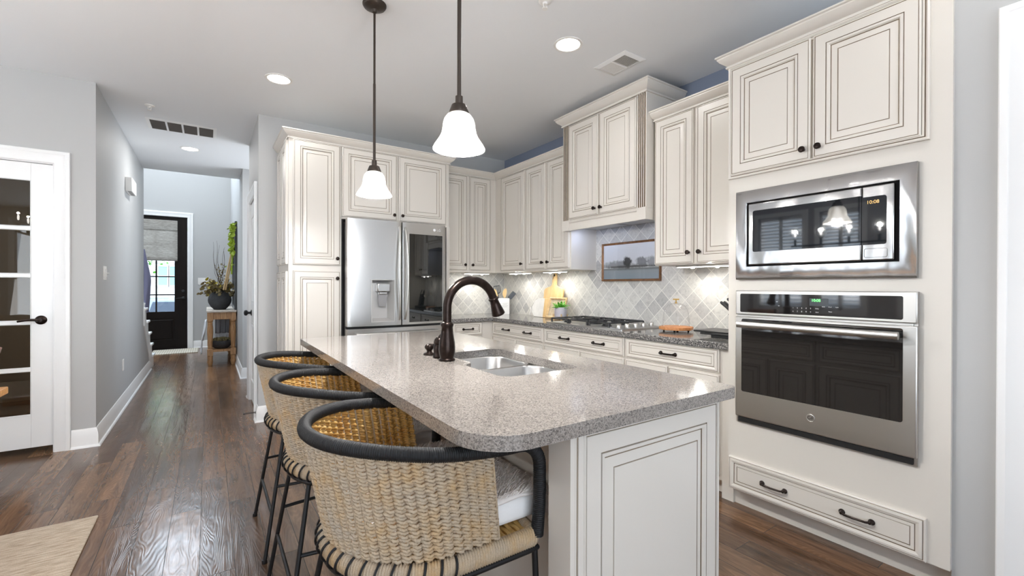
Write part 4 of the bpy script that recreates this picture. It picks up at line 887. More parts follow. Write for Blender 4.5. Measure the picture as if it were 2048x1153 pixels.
# ================================================================== BAR STOOLS (local frame: faces +X, floor at z=0)
def upath(rx, ry, xs, n=40):            # open-front U: far side front -> back -> near side front
    return [(xs*(1-t/8), ry) for t in range(8)]+arc(0, 0, rx, 90, 270, n, ry)+[(xs*(t+1)/8, -ry) for t in range(8)]
def resample(P, step):
    P = np.array(P, float); d = np.concatenate(([0], np.cumsum(np.linalg.norm(np.diff(P, axis=0), axis=1)))); n = int(d[-1]/step)+1
    q = np.linspace(0, d[-1], n); return np.stack([np.interp(q, d, P[:, k]) for k in range(P.shape[1])], 1), q, d[-1]
def make_stool(label):
    p = thing('bar_stool', label, 'bar stool', (0, 0, 0), 'woven bar stools along the island')
    # black cord-wrapped rim: arms and back in one bent tube
    top = upath(.295, .278, .165); pts = []
    for x, y in top: t = min(max((x+.295)/.46, 0), 1); pts.append((x, y, .872-.042*t*t*(3-2*t)))
    def bend(sg): return [(.165+.072*math.sin(a), sg*(.278-.004*a), .83-.072*(1-math.cos(a))) for a in np.linspace(.15, PI/2, 8)]+[(.237, sg*.272, .70), (.236, sg*.270, .64), (.232, sg*.268, .575)]
    pts = bend(1)[::-1]+pts+bend(-1)
    R, q, _ = resample(pts, .00105); b = B(); b.tube(R, .0162, 12, rf=lambda s, t: .97+.12*np.abs(np.cos(PI*s/.0052-t*.5)))
    obj('wrapped_rim', b, 'ropeblack', p, ang=70)
    # woven rope back
    b = B(); rows = 29; step = .0024
    for j in range(rows):
        h = (j+.5)/rows; rx = .243+.050*h; ry = .262+.014*h; P = upath(rx, ry, .115-.03*h); R, q, L = resample(P, step)
        zt = np.array([.855-.030*min(max((x+.295)/.46, 0), 1)**2 for x in R[:, 0]]); z = .600+(zt-.600)*h
        nst = 41; ph = q/L*nst*PI+.22*(j % 2)+.12*rng.standard_normal()
        T = np.gradient(R, axis=0); T /= np.linalg.norm(T, axis=1)[:, None]; out = np.stack([-T[:, 1], T[:, 0]], 1)
        outw = np.sign((out*R).sum(1).sum()+1e-9)*out
        D = R+outw*(.0092*(np.abs(np.sin(ph))**.8-.55)+.0022*(1 if j % 2 else -1)*np.cos(ph))[:, None]; z = z+.0021*np.sin(2*ph)+.0005*rng.standard_normal()
        path = np.column_stack([D, z]); cen = np.column_stack([R*0, z])
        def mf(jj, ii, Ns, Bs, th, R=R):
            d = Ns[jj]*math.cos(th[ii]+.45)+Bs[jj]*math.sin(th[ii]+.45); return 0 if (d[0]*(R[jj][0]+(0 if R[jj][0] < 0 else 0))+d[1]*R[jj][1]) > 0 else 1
        k0 = rng.random()*6
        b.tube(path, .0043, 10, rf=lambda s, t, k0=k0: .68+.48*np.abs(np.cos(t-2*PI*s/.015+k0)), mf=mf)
    for i in range(39):
        t = i/38; g = []
        for h in np.linspace(-.02, 1.03, 6):
            R, q, L = resample(upath(.243+.05*h, .262+.014*h, .115-.03*h), .01); k = t*(len(R)-1); a = R[int(k)]*(1-k % 1)+R[min(int(k)+1, len(R)-1)]*(k % 1)
            zt = .855-.030*min(max((a[0]+.295)/.46, 0), 1)**2; g.append((a[0], a[1], .6+(zt-.6)*h))
        b.tube(g, .0035, 6)
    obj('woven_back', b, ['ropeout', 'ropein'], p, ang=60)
    # woven seat: wrapped edge band, seat strands
    ring = upath(.243, .262, .225); b = B(); R, q, L = resample([(x, y, .571) for x, y in ring]+[(.232, -.2, .571), (.232, .2, .571), (.225, .262, .571)], .0013)
    b.tube(R[:-1], .0215, 12, closed=True, ell=(1.2, .85), rf=lambda s, t: .88+.18*np.abs(np.sin(PI*s/.0072+t*.6)))
    eb = b
    b = B(); n = 30
    for i in range(n):
        x = -.225+.45*i/(n-1); w = .262*math.sqrt(max(0, 1-(x/.243)**2)) if x < 0 else .262
        yy = np.linspace(-w, w, 40); b.tube([(x, y, .580+.003*math.sin(y*90+(PI if i % 2 else 0))) for y in yy], .0078, 6)
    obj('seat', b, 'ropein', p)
    b = eb; R, q, L = resample([(x, y, .571) for x, y in upath(.243, .262, .02)], .003)
    for s in np.arange(.03, L-.03, .035):
        k = int(s/L*(len(R)-1)); a = R[k]; T = R[min(k+1, len(R)-1)]-R[k-1]; T /= np.linalg.norm(T); o = np.array((T[1], -T[0], 0)); o *= np.sign((o*a).sum()) or 1
        b.tube([a+o*.0275*math.cos(w)*.9+np.array((0, 0, .0275*math.sin(w)))+T*.006*math.sin(w) for w in np.linspace(-1.5, 1.35, 9)], .0032, 6, m=1)
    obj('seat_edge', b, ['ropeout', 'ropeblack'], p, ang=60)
    # steel frame
    b = B(); b.tube([(x, y, .540) for x, y in upath(.247, .266, .232)]+[(.236, -.2, .540), (.236, .2, .540), (.232, .26, .540)], .0085, 10, closed=True); obj('seat_ring', b, 'matteblack', p, ang=60)
    feet = {(-1, 1): ((-.205, .175, .540), (-.290, .248, 0)), (-1, -1): ((-.205, -.175, .540), (-.290, -.248, 0)), (1, 1): ((.228, .262, .540), (.246, .275, 0)), (1, -1): ((.228, -.262, .540), (.246, -.275, 0))}
    at = lambda k, z: Vector(feet[k][1]).lerp(Vector(feet[k][0]), z/.54)
    for k, (a, c) in feet.items():
        b = B(); b.tube([a, c], .0082, 12); lg = obj('leg', b, 'matteblack', p, ang=60)
        b = B(); b.lathe((c[0], c[1], 0), [(.0105, 0), (.0115, .004), (.0105, .016)], 14); obj('foot_cap', b, 'black', lg)
    for a, c, z in (((-1, 1), (1, 1), .315), ((-1, -1), (1, -1), .315), ((-1, 1), (-1, -1), .20), ((1, 1), (1, -1), .20)):
        b = B(); b.tube([at(a, z), at(c, z)], .0068, 10); obj('stretcher', b, 'matteblack', p, ang=60)
    return p
st = [('woven rope bar stool with black rim nearest the camera, filling the bottom', 1.22), ('middle woven rope bar stool of the three along the island', 1.875), ('farthest woven rope bar stool, nearest the pantry cabinet', 2.515)]
s0 = make_stool(st[0][0])
for l, y in st[1:]: dup(s0, (.497, y, 0), l)
s0.location = (.497, st[0][1], 0)
# cushions and fur throws lying on the seats
def make_cushion(label):
    p = thing('seat_cushion', label, 'cushion', (0, 0, 0), 'white cushions on the bar stools')
    b = B(); rings = [(.90, .600), (.985, .606), (1, .618), (1, .642), (.985, .656), (.93, .664), (.6, .668), (.05, .669)]
    base = [(-.205*(1 if x < 0 else 1) if False else x, y) for x, y in rrect(-.19, .285, -.228, .228, [.11, .03, .03, .11], 8)]; n = len(base)
    v = [(.017+(x-.017)*k, y*k, z) for k, z in rings for x, y in base]
    b.add(v, [(j*n+i, j*n+(i+1) % n, (j+1)*n+(i+1) % n, (j+1)*n+i) for j in range(len(rings)-1) for i in range(n)]+[tuple(range(n))[::-1], tuple(range((len(rings)-1)*n, len(rings)*n))])
    obj('cover', b, 'cotton', p, ang=60); return p
def make_throw(label):
    p = thing('fur_throw', label, 'throw', (0, 0, 0), 'cream fur throws on the bar stool cushions')
    prof = [(-.16, .673), (-.04, .674), (.05, .678), (.14, .678), (.20, .678), (.270, .676), (.298, .660), (.310, .63), (.312, .585)]; b = B(); n = 20; v = []
    R, q, L = resample(prof, .018)
    for x, z in R:
        for i in range(n+1):
            t = i/n*2-1; e = max(0, abs(t)-.9)/.1; v.append((x+.004*math.sin(t*9+x*30), t*(.236 if x > 0 else .215*math.sqrt(max(.05, 1-(x/.225)**2))), z+.003*math.sin(t*13+x*40)-.004*e))
    f = [(j*(n+1)+i, j*(n+1)+i+1, (j+1)*(n+1)+i+1, (j+1)*(n+1)+i) for j in range(len(R)-1) for i in range(n)]
    b.add(v, f, [1 if v[q[0]][0] > .03 else 0 for q in f]); o = obj('suede_backing', b, [mat('tan_suede', lin(190, 172, 156), .9, bump=.2, bscale=120), 'fur'], p); sd = o.modifiers.new('thick', 'SOLIDIFY'); sd.thickness = .006
    b = B(); rg = np.random.default_rng(3); seg = L
    for k in range(5200):
        s = .20+rg.random()*(L-.20); y = (rg.random()*2-1)*.238; j = min(np.searchsorted(q, s), len(q)-1); x, z = np.interp(s, q, R[:, 0]), np.interp(s, q, R[:, 1])
        T = R[min(j+1, len(R)-1)]-R[max(j-1, 0)]; T = Vector((T[0], 0, T[1])).normalized(); nn = Vector((-T.z, 0, T.x)); nn = nn if nn.z > 0 or nn.x > 0 else -nn
        a = Vector((x, y, z))+nn*.002; cl = math.sin(s*160+math.sin(y*50)*1.4)*.5
        d = (T*(.9+.4*cl)+nn*(.55+.4*rg.random())+Vector((rg.normal()*.22, rg.normal()*.3+(.35 if abs(y) > .22 else 0)*np.sign(y), 0))).normalized(); ln = .018+.012*rg.random()
        w = d.cross(Vector((rg.normal(), rg.normal(), rg.normal()))).normalized()*.0013; c1 = a+d*ln*.55+nn*.003; c2 = a+d*ln-Vector((0, 0, .004+.004*rg.random()))
        w2 = d.cross(w).normalized()*.0011
        b.add([a+w, a-w, a+w2, c1+w*.8, c1-w*.8, c1+w2*.8, c2], [(0, 1, 4, 3), (1, 2, 5, 4), (2, 0, 3, 5), (3, 4, 6), (4, 5, 6), (5, 3, 6)])
    pl = obj('fur_pile', b, 'fur', p, ang=180); pl['kind'] = 'stuff'; return p
cl = ['white seat cushion on the bar stool nearest the camera', 'white seat cushion on the middle bar stool', 'white seat cushion on the bar stool nearest the pantry']
tl = ['cream fur throw over the front of the bar stool nearest the camera', 'cream fur throw on the middle bar stool cushion', 'cream fur throw on the bar stool cushion nearest the pantry']
c0 = make_cushion(cl[0]); t0 = make_throw(tl[0])
for k in (1, 2): dup(c0, (.497, st[k][1], 0), cl[k]); dup(t0, (.497, st[k][1], 0), tl[k])
c0.location = t0.location = (.497, st[0][1], 0)

# ================================================================== THINGS ON THE WORKTOP
CT = .914
# utensil crock
cx, cy = 2.88, 4.47
p = thing('utensil_crock', 'white utensil crock in the corner of the worktop', 'crock', (cx, cy, CT))
b = B(); q = [(x, y) for x, y in rrect(cx-.075, cx+.075, cy-.075, cy+.075, .02, 5)]
b.sweep(q, [(0, CT), (0, CT+.18), (.003, CT+.186), (.009, CT+.186), (.012, CT+.18), (.012, CT+.01), (.06, CT+.008), (.06, CT)], XY, closed=True, side=-1); obj('body', b, 'white', p, ang=30)
cam_dir = Vector((-cx, -cy, 0)).normalized()
for i, w in enumerate((.07, .05, .085, .06)):
    b = B(); z = CT+.125-.014*i; b.box(cx-w/2, cx+w/2, cy-.0762, cy-.0748, z, z+.004); obj('printed_line', b, 'print', p, smooth=False)
def utensil(name, label, base, tip, head, m, w=.03, hl=.07, slots=False, flat=.004):
    base, tip = Vector(base), Vector(tip); d = (tip-base).normalized(); p = thing(name, label, 'utensil', base)
    b = B(); e = tip-d*hl; b.tube([base, e+d*.01], [.005, .0045], 8); obj('handle', b, m, p)
    view = Vector((.54, .84, 0)); s = d.cross(view).normalized(); nrm = s.cross(d).normalized(); b = B()
    if head == 'spoon':
        pts = [e+d*(hl/2*(1-math.cos(a)))*1.0+s*(w*math.sin(a))*(.8+.2*math.sin(a)) for a in np.linspace(0, 2*PI, 24)[:-1]]
    else:
        pts = [e-s*w*.35, e+d*.012-s*w, tip-s*w, tip+s*w, e+d*.012+s*w, e+s*w*.35]
    if not slots: b.prism(pts, nrm*flat)
    else:
        b.prism([e-s*w*.35, e+d*.014-s*w, e+d*.014+s*w, e+s*w*.35], nrm*flat); b.prism([tip-d*.010-s*w, tip-s*w, tip+s*w, tip-d*.010+s*w], nrm*flat)
        for k in range(5): c = -1+.5*k; b.prism([e+d*.014+s*w*(c-.12), tip-d*.01+s*w*(c-.12), tip-d*.01+s*w*(c+.12), e+d*.014+s*w*(c+.12)], nrm*flat)
    obj('head', b, m, p, bev=.0012); return p
utensil('wooden_spoon', 'wooden spoon standing leftmost in the white utensil crock', (cx, cy, CT+.03), (cx-.085, cy+.02, CT+.292), 'spoon', 'bamboo', .028, .105)
utensil('slotted_spatula', 'black slotted spatula standing upright in the white crock', (cx, cy+.01, CT+.03), (cx-.045, cy+.04, CT+.335), 'flat', 'black', .036, .10, True)
utensil('slotted_spoon', 'pale wooden spoon in the crock, right of the black slotted spatula', (cx+.01, cy-.01, CT+.03), (cx+.035, cy-.04, CT+.302), 'spoon', 'bamboo', .030, .11)
utensil('black_spatula', 'black spatula leaning far to the right out of the white crock', (cx-.02, cy, CT+.06), (cx+.13, cy-.085, CT+.255), 'flat', 'black', .026, .10)
# boards, frame, plant near the corner of the side wall
def plate(outline, o, U, V, th):        # outline in (u, v); o origin, thickness along U x V
    o, U, V = Vector(o), Vector(U), Vector(V); b = B(); b.prism([o+U*u+V*v for u, v in outline], U.cross(V)*th); return b
lean = Vector((.10, 0, 1)).normalized()
ol = [(.0, .0), (.31, .0), (.31, .285), (.295, .305), (.25, .318), (.205, .328), (.188, .345)]+[(.155+.030*math.cos(a), .435+.030*math.sin(a)) for a in np.linspace(0, PI, 10)]+[(.122, .345), (.105, .328), (.06, .318), (.015, .305), (0, .285)]
p = thing('cutting_board', 'pale wooden cutting board with handle leaning against the tile', 'cutting board', (2.97, 3.62, CT))
obj('board', plate(ol, (2.965, 3.775, CT), -Y, lean, .018), 'bamboo', p, bev=.003)
b = B(); c = Vector((2.965, 3.775, CT))-Y*.155+lean*.445-X*.0195; b.lathe(c, [(.012, 0), (.012, .002), (.004, .002)], 16, axis=(-1, 0, 0)); obj('hanging_hole', b, 'blackgap', p)
b = B(); c = Vector((2.945, 3.775, CT))-Y*.155+lean*.44; b.tube([c+Vector((0, .012*math.sin(t)+.03*t/6, -.02*t+.012*math.cos(t))) for t in np.linspace(0, 5, 22)], .0022, 6); obj('cord', b, 'black', p)
octo = [(.06, 0), (.36, 0), (.36, .20), (.11, .20), (.05, .175), (.005, .10), (.012, .045)]
p = thing('marble_board', 'white marble and wood serving board leaning in front of the cutting board', 'serving board', (2.93, 3.75, CT))
lean2 = Vector((.14, 0, 1)).normalized()
obj('marble', plate([(u, v) for u, v in octo if u < .2]+[(.21, .20), (.21, 0)] if False else [(.06, 0), (.21, 0), (.21, .20), (.11, .20), (.05, .175), (.005, .10), (.012, .045)], (2.925, 3.93, CT), -Y, lean2, .014), mat('white_marble', lin(238, 237, 234), .25, var=.12, bscale=14), p, bev=.003)
obj('wood_end', plate([(.21, 0), (.36, 0), (.36, .20), (.21, .20)], (2.925, 3.93, CT), -Y, lean2, .014), 'bamboo', p, bev=.003)
b = B(); b.tube([(2.91, 3.93-.01*math.sin(t), CT+.09-.075*t/6+.006*math.cos(3*t)) for t in np.linspace(0, 6, 24)], .004, 8); obj('cord_tie', b, 'cotton', p)
p = thing('photo_frame', 'small wooden photo frame leaning behind the potted plant', 'picture frame', (2.88, 3.45, CT))
lean3 = Vector((.30, 0, 1)).normalized(); fo = Vector((2.86, 3.60, CT+.004)); fn = lambda u, v, h: tuple(fo-Y*u+lean3*v+(-Y).cross(lean3)*(-h)*-1)
b = B(); b.sweep([(.025, .025), (.245, .025), (.245, .195), (.025, .195)], [(0, 0), (0, .008), (.012, .014), (.025, .010), (.025, 0)], fn, closed=True, side=1); obj('frame', b, 'framewood', p, ang=30)
b = B(); b.prism([fn(.02, .02, .002), fn(.25, .02, .002), fn(.25, .2, .002), fn(.02, .2, .002)], Vector((.004, 0, 0))); obj('backing', b, mat('beige_picture', lin(206, 190, 160), .6, var=.35, bscale=24), p, smooth=False)
cx, cy = 2.81, 3.31
p = thing('potted_plant', 'small bright green succulent in a pale pot on a wooden stand', 'potted plant', (cx, cy, CT))
b = B(); b.lathe((cx, cy, CT+.022), [(.045, 0), (.052, .004), (.058, .02), (.0605, .10), (.059, .104), (.055, .104), (.054, .09), (.002, .088)], 32); obj('pot', b, 'potgrey', p, ang=50)
b = B()
for k in range(4):
    a = PI/4+k*PI/2+.2; c, s = math.cos(a), math.sin(a); b.obox((cx+.066*c, cy+.066*s, CT+.031), (.006*c, .006*s, 0), (-.007*s, .007*c, 0), (0, 0, .031))
b.obox((cx, cy, CT+.014), (.066*math.cos(PI/4+.2), .066*math.sin(PI/4+.2), 0), (-.006*math.sin(PI/4+.2), .006*math.cos(PI/4+.2), 0), (0, 0, .006)); b.obox((cx, cy, CT+.014), (.066*math.cos(3*PI/4+.2), .066*math.sin(3*PI/4+.2), 0), (-.006*math.sin(3*PI/4+.2), .006*math.cos(3*PI/4+.2), 0), (0, 0, .006)); obj('stand', b, 'framewood', p, bev=.0015)
def blade(b, o, d, ln, w, droop, m=0):
    o, d = Vector(o), Vector(d).normalized(); s = d.cross(Z).normalized() if abs(d.z) < .99 else X; pts = []
    for t in (0, .3, .65, 1):
        c = o+d*ln*t-Z*droop*t*t; ww = w*(.55+1.6*t*(1-t))*(1 if t < 1 else 0)
        pts.append((c-s*ww, c-Z*ww*.35-s*0, c+s*ww))
    for i in range(3):
        a, e = pts[i], pts[i+1]; b.add([a[0], a[1], a[2], e[0], e[1], e[2]], [(0, 1, 4, 3), (1, 2, 5, 4)], m)
b = B(); rg = np.random.default_rng(5)
for k in range(26):
    a = k*2.4; el = .35+1.1*rg.random(); ln = .075+.045*rg.random(); blade(b, (cx+.02*math.cos(a), cy+.02*math.sin(a), CT+.112), (math.cos(a)*math.cos(el), math.sin(a)*math.cos(el), math.sin(el)), ln, .013, .03)
fo_ = obj('foliage', b, 'leafgreen', p); sd = fo_.modifiers.new('thick', 'SOLIDIFY'); sd.thickness = .002
# glass cake dome on a wooden footed board
cx, cy = 2.83, 2.035
p = thing('cake_stand', 'round wooden cake board on small black feet under the glass dome', 'cake stand', (cx, cy, CT))
b = B(); b.lathe((cx, cy, CT+.014), [(.118, 0), (.121, .003), (.121, .020), (.118, .023), (.002, .023)], 8); obj('board', b, 'acacia', p, bev=.002, ang=30)
for k in range(4):
    a = k*PI/2+.5; b = B(); b.lathe((cx+.085*math.cos(a), cy+.085*math.sin(a), CT), [(.005, 0), (.008, .006), (.006, .015)], 12); obj('foot', b, 'matteblack', p)
p = thing('glass_dome', 'clear glass cake dome with a brass knob on the wooden board', 'glass dome', (cx, cy, CT+.037))
z0 = CT+.037; pr = [(.094, 0), (.096, .003), (.094, .006)]+[(.092*math.cos(a)**.62 if a < PI/2-.02 else .006, .045+.125*math.sin(a)) for a in np.linspace(0, PI/2, 16)]
b = B(); b.lathe((cx, cy, z0), pr, 48, cap=False); gl = obj('glass', b, 'clear', p, ang=60)
b = B(); b.lathe((cx, cy, z0+.168), [(.010, 0), (.010, .004), (.0045, .008), (.004, .022), (.006, .026)], 16); b.obox((cx, cy, z0+.198), (.012, -.018, 0), (.004, .0027, 0), (0, 0, .005)); obj('knob', b, 'brass', p, bev=.001)
# stacked black boards and knife block by the tower
p = thing('black_tray', 'stack of thin black trays at the worktop end beside the oven tower', 'tray', (2.80, 1.63, CT))
b = B(); b.box(2.70, 2.92, 1.46, 1.68, CT, CT+.016); b.box(2.68, 2.90, 1.47, 1.745, CT+.016, CT+.028); obj('lower_tray', b, 'black', p, bev=.003)
b = B(); b.box(2.69, 2.93, 1.50, 1.80, CT+.028, CT+.040); obj('upper_tray', b, 'black', p, bev=.003)
p = thing('knife_block', 'slanted knife block on the black trays, mostly hidden by the oven tower', 'knife block', (2.86, 1.55, CT+.04))
b = B(); b.prism([(2.80, 1.45, CT+.040), (2.80, 1.57, CT+.040), (2.80, 1.625, CT+.15), (2.80, 1.54, CT+.21)], (.10, 0, 0)); obj('block', b, 'black', p, bev=.004)
for i, (x, y, z) in enumerate(((2.82, 1.545, CT+.205), (2.85, 1.575, CT+.182), (2.88, 1.575, CT+.182), (2.82, 1.605, CT+.160), (2.86, 1.605, CT+.160), (2.885, 1.548, CT+.203))):
    k = thing('kitchen_knife', ('knife in the block, %s' % ('top row, outer', 'middle row, outer', 'middle row, inner', 'bottom row, outer', 'bottom row, inner', 'top row, inner')[i]), 'knife', (x, y, z), 'knives in the block')
    d = Vector((0, .62, .52)).normalized(); o = Vector((x, y, z)); b = B(); b.tube([o-d*.01, o+d*.012, o+d*.05, o+d*.095, o+d*.105], [.008, .0095, .0085, .0105, .007], 10, ell=(1, .7)); obj('handle', b, 'iron', k)
    b = B(); b.tube([o+d*.002, o+d*.010], .0105, 10); obj('bolster', b, 'steel', k)
# framed landscape on the tile
ax0, ax1, az0, az1 = 2.318, 2.966, 1.290, 1.632
p = thing('framed_landscape', 'wide gilt-framed misty landscape picture hanging on the tile above the cooktop', 'picture', (3.02, 2.64, 1.46))
b = B(); b.sweep([(ax0+.018, az0+.018), (ax1-.018, az0+.018), (ax1-.018, az1-.018), (ax0+.018, az1-.018)], [(0, 0), (0, .010), (.006, .016), (.011, .015), (.018, .020), (.018, 0)], lambda u, v, h: (3.033-h, u, v), closed=True, side=1); obj('frame', b, 'gilt', p, ang=30)
def art_mat():
    s = N('misty_landscape_painting'); tc = s.n('ShaderNodeTexCoord'); sp = s.n('ShaderNodeSeparateXYZ'); s.l(tc.outputs['Object'], sp.inputs[0])
    mr = s.n('ShaderNodeMapRange'); s.l(sp.outputs[2], mr.inputs[0]); mr.inputs[1].default_value = -.155; mr.inputs[2].default_value = .155
    sky = s.ramp(mr.outputs[0], ((0, lin(132, 144, 154)), (.24, lin(138, 146, 150)), (.30, lin(96, 98, 96)), (.335, lin(214, 214, 212)), (.36, lin(150, 148, 146)), (.45, lin(206, 208, 213)), (1, lin(226, 229, 235))))
    v = s.coord((1, 1, 1)); col = sky
    def blob(y, z, ry, rz, c, soft, amt):
        nonlocal col
        mp = s.n('ShaderNodeMapping'); mp.inputs['Location'].default_value = (0, -y/ry, -z/rz); mp.inputs['Scale'].default_value = (0, 1/ry, 1/rz); s.l(tc.outputs['Object'], mp.inputs[0])
        ln = s.n('ShaderNodeVectorMath', operation='LENGTH'); s.l(mp.outputs[0], ln.inputs[0]); nz = s.noise(v, 34, 5, .65)
        ad = s.n('ShaderNodeMath', operation='MULTIPLY_ADD'); s.l(nz, ad.inputs[0]); ad.inputs[1].default_value = -1.3; s.l(ln.outputs[1], ad.inputs[2])
        f = s.ramp(ad.outputs[0], ((0.0, (amt,)*3+(1,)), (soft, (0, 0, 0, 1)))); col = s.mix(f, col, c)
    blob(.13, -.028, .18, .04, lin(112, 114, 116), .5, .8); blob(.03, -.005, .055, .058, lin(48, 48, 48), .35, .95); blob(-.13, -.01, .07, .05, lin(86, 88, 92), .4, .8); blob(-.24, -.01, .06, .05, lin(110, 112, 116), .5, .7); blob(.0, -.045, .30, .012, lin(60, 60, 58), .5, .8)
    s.set(Base_Color=col, Roughness=.6); return s.m
b = B(); b.box(3.024, 3.030, ax0+.016, ax1-.016, az0+.016, az1-.016); obj('painting', b, art_mat(), p, smooth=False)
b = B(); b.box(3.021, 3.0225, ax0+.017, ax1-.017, az0+.017, az1-.017); obj('glazing', b, 'clear', p, smooth=False)

# ================================================================== HALL AND FOYER
p = thing('light_switch', 'white double switch plate on the left hall wall', 'light switch', (-.72, 5.0, 1.34))
b = B(); b.box(-.72, -.714, 4.945, 5.06, 1.285, 1.40); obj('plate', b, 'whiteplastic', p, bev=.002)
for y in (4.98, 5.03): b = B(); b.box(-.715, -.709, y-.016, y+.016, 1.31, 1.375); obj('rocker', b, 'whiteplastic', p, bev=.002)
b = B(); b.box(-.714, -.694, 5.025, 5.035, 1.335, 1.345); obj('toggle', b, 'whiteplastic', p, bev=.002)
p = thing('electrical_outlet', 'white outlet low on the left hall wall', 'outlet', (-.72, 5.96, .43))
b = B(); b.box(-.72, -.714, 5.92, 6.0, .375, .49); obj('plate', b, 'whiteplastic', p, bev=.002)
for z in (.41, .455): b = B(); b.box(-.7145, -.712, 5.943, 5.977, z-.015, z+.015); obj('socket', b, 'whiteplastic', p, bev=.004)
p = thing('door_chime', 'small white door chime box high on the left hall wall', 'door chime', (-.72, 6.3, 2.29))
b = B(); b.box(-.72, -.662, 6.10, 6.44, 2.225, 2.37); obj('cover', b, 'whiteplastic', p, bev=.006)
b = B()
for k in range(6): b.box(-.7, -.67, 6.13+.05*k, 6.145+.05*k, 2.2235, 2.226)
obj('sound_slot', b, 'blackgap', p, smooth=False)
p = thing('switch_plate', 'wide white switch plate on the far foyer wall beside the front door', 'light switch', (-.11, 10.9, 1.31))
b = B(); b.box(-.176, .02, 10.894, 10.9, 1.256, 1.395); obj('plate', b, 'whiteplastic', p, bev=.002)
for k in range(3): b = B(); b.box(-.135+.05*k, -.125+.05*k, 10.882, 10.895, 1.315, 1.335); obj('toggle', b, 'whiteplastic', p)
b = B(); b.tube([(.372, 4.72, .075), (.355, 4.72, .075)], .012, 12); c = [(.356-.085*t, 4.72+.006*math.cos(t*90), .075+.006*math.sin(t*90)) for t in np.linspace(0, 1, 120)]; b.tube(c, .0016, 6); b.tube([(.272, 4.72, .075), (.258, 4.72, .075)], .008, 12)
tag(obj('door_stop', b, 'black'), 'black spring door stop on the baseboard at the hall corner', 'door stop')
# door mat
b = B(); b.box(-.86, -.165, 10.12, 10.80, 0, .012)
def mat_stripe():
    s = N('striped_mat'); tc = s.n('ShaderNodeTexCoord'); w = s.n('ShaderNodeTexWave'); w.inputs['Scale'].default_value = 9; w.inputs['Distortion'].default_value = .6; s.l(tc.outputs['Object'], w.inputs[0])
    s.set(Base_Color=s.ramp(w.outputs[1], ((.3, lin(196, 186, 166)), (.6, lin(222, 216, 202)))), Roughness=.95); return s.m
tag(obj('door_mat', b, mat_stripe(), bev=.004), 'striped beige door mat in front of the dark front door', 'mat')
# roman shade on the front door
p = thing('roman_shade', 'light woven roman shade covering the upper half of the front door glass', 'window shade', (-.83, 10.9, 2.5))
def shade_mat():
    s = N('woven_grass_shade'); a = s.noise(s.coord((3, 3, 90)), 1, 4, .6); b_ = s.noise(s.coord((20, 20, 160)), 1, 3)
    c = s.mix(.5, s.ramp(a, ((.35, lin(168, 160, 148)), (.65, lin(224, 220, 212)))), s.ramp(b_, ((.35, lin(170, 166, 160)), (.6, lin(232, 230, 226)))))
    tr = s.n('ShaderNodeBsdfTranslucent'); s.l(c, tr.inputs[0]); mx = s.n('ShaderNodeMixShader'); mx.inputs[0].default_value = .45
    s.set(Base_Color=c, Roughness=.9); s.l(s.bsdf.outputs[0], mx.inputs[1]); s.l(tr.outputs[0], mx.inputs[2]); s.l(mx.outputs[0], s.out.inputs[0]); return s.m
SM = shade_mat()
b = B(); b.box(-1.16, -.503, 10.896, 10.902, 1.74, 2.38); obj('panel', b, SM, p, smooth=False)
b = B(); b.box(-1.16, -.503, 10.882, 10.896, 2.31, 2.50); obj('valance', b, SM, p, bev=.002)
b = B(); b.box(-1.16, -.503, 10.888, 10.896, 1.715, 1.78); b.box(-1.16, -.503, 10.880, 10.888, 1.73, 1.79); obj('bottom_fold', b, SM, p, bev=.002)
# console table
p = thing('console_table', 'honey oak console table with turned legs against the foyer wall', 'console table', (.18, 9.0, 0))
TX0, TX1, TY0, TY1, TZ = -.03, .365, 8.24, 9.75, .855
b = B(); b.box(TX0, TX1, TY0, TY1, TZ-.030, TZ); obj('top', b, mat('whitewashed_oak_top', lin(216, 206, 194), .4, var=.2, bscale=20), p, bev=.006)
b = B(); b.box(TX0+.03, TX1-.02, TY0+.04, TY0+.06, TZ-.14, TZ-.03); b.box(TX0+.03, TX0+.05, TY0+.05, TY1-.05, TZ-.14, TZ-.03); b.box(TX1-.04, TX1-.02, TY0+.05, TY1-.05, TZ-.14, TZ-.03); b.box(TX0+.03, TX1-.02, TY1-.06, TY1-.04, TZ-.14, TZ-.03); obj('apron', b, 'oak', p, bev=.003)
for x in (TX0+.05, TX1-.045):
    for y in (TY0+.06, TY1-.06):
        b = B(); h = .038; b.box(x-h, x+h, y-h, y+h, TZ-.15, TZ-.03); b.box(x-h, x+h, y-h, y+h, .16, .26)
        b.lathe((x, y, .26), [(.036, 0), (.026, .012), (.034, .026), (.028, .036), (.031, .08), (.040, .26), (.038, .34), (.030, .38), (.036, .395), (.026, .41), (.040, .43), (.036, .447)], 20)
        b.lathe((x, y, 0), [(.022, 0), (.030, .03), (.038, .07), (.030, .10), (.036, .13), (.034, .16)], 20); obj('leg', b, 'oak', p, bev=.003, ang=40)
b = B(); b.box(TX0+.03, TX1-.02, TY0+.03, TY1-.03, .215, .25); obj('shelf', b, 'oak', p, bev=.004)
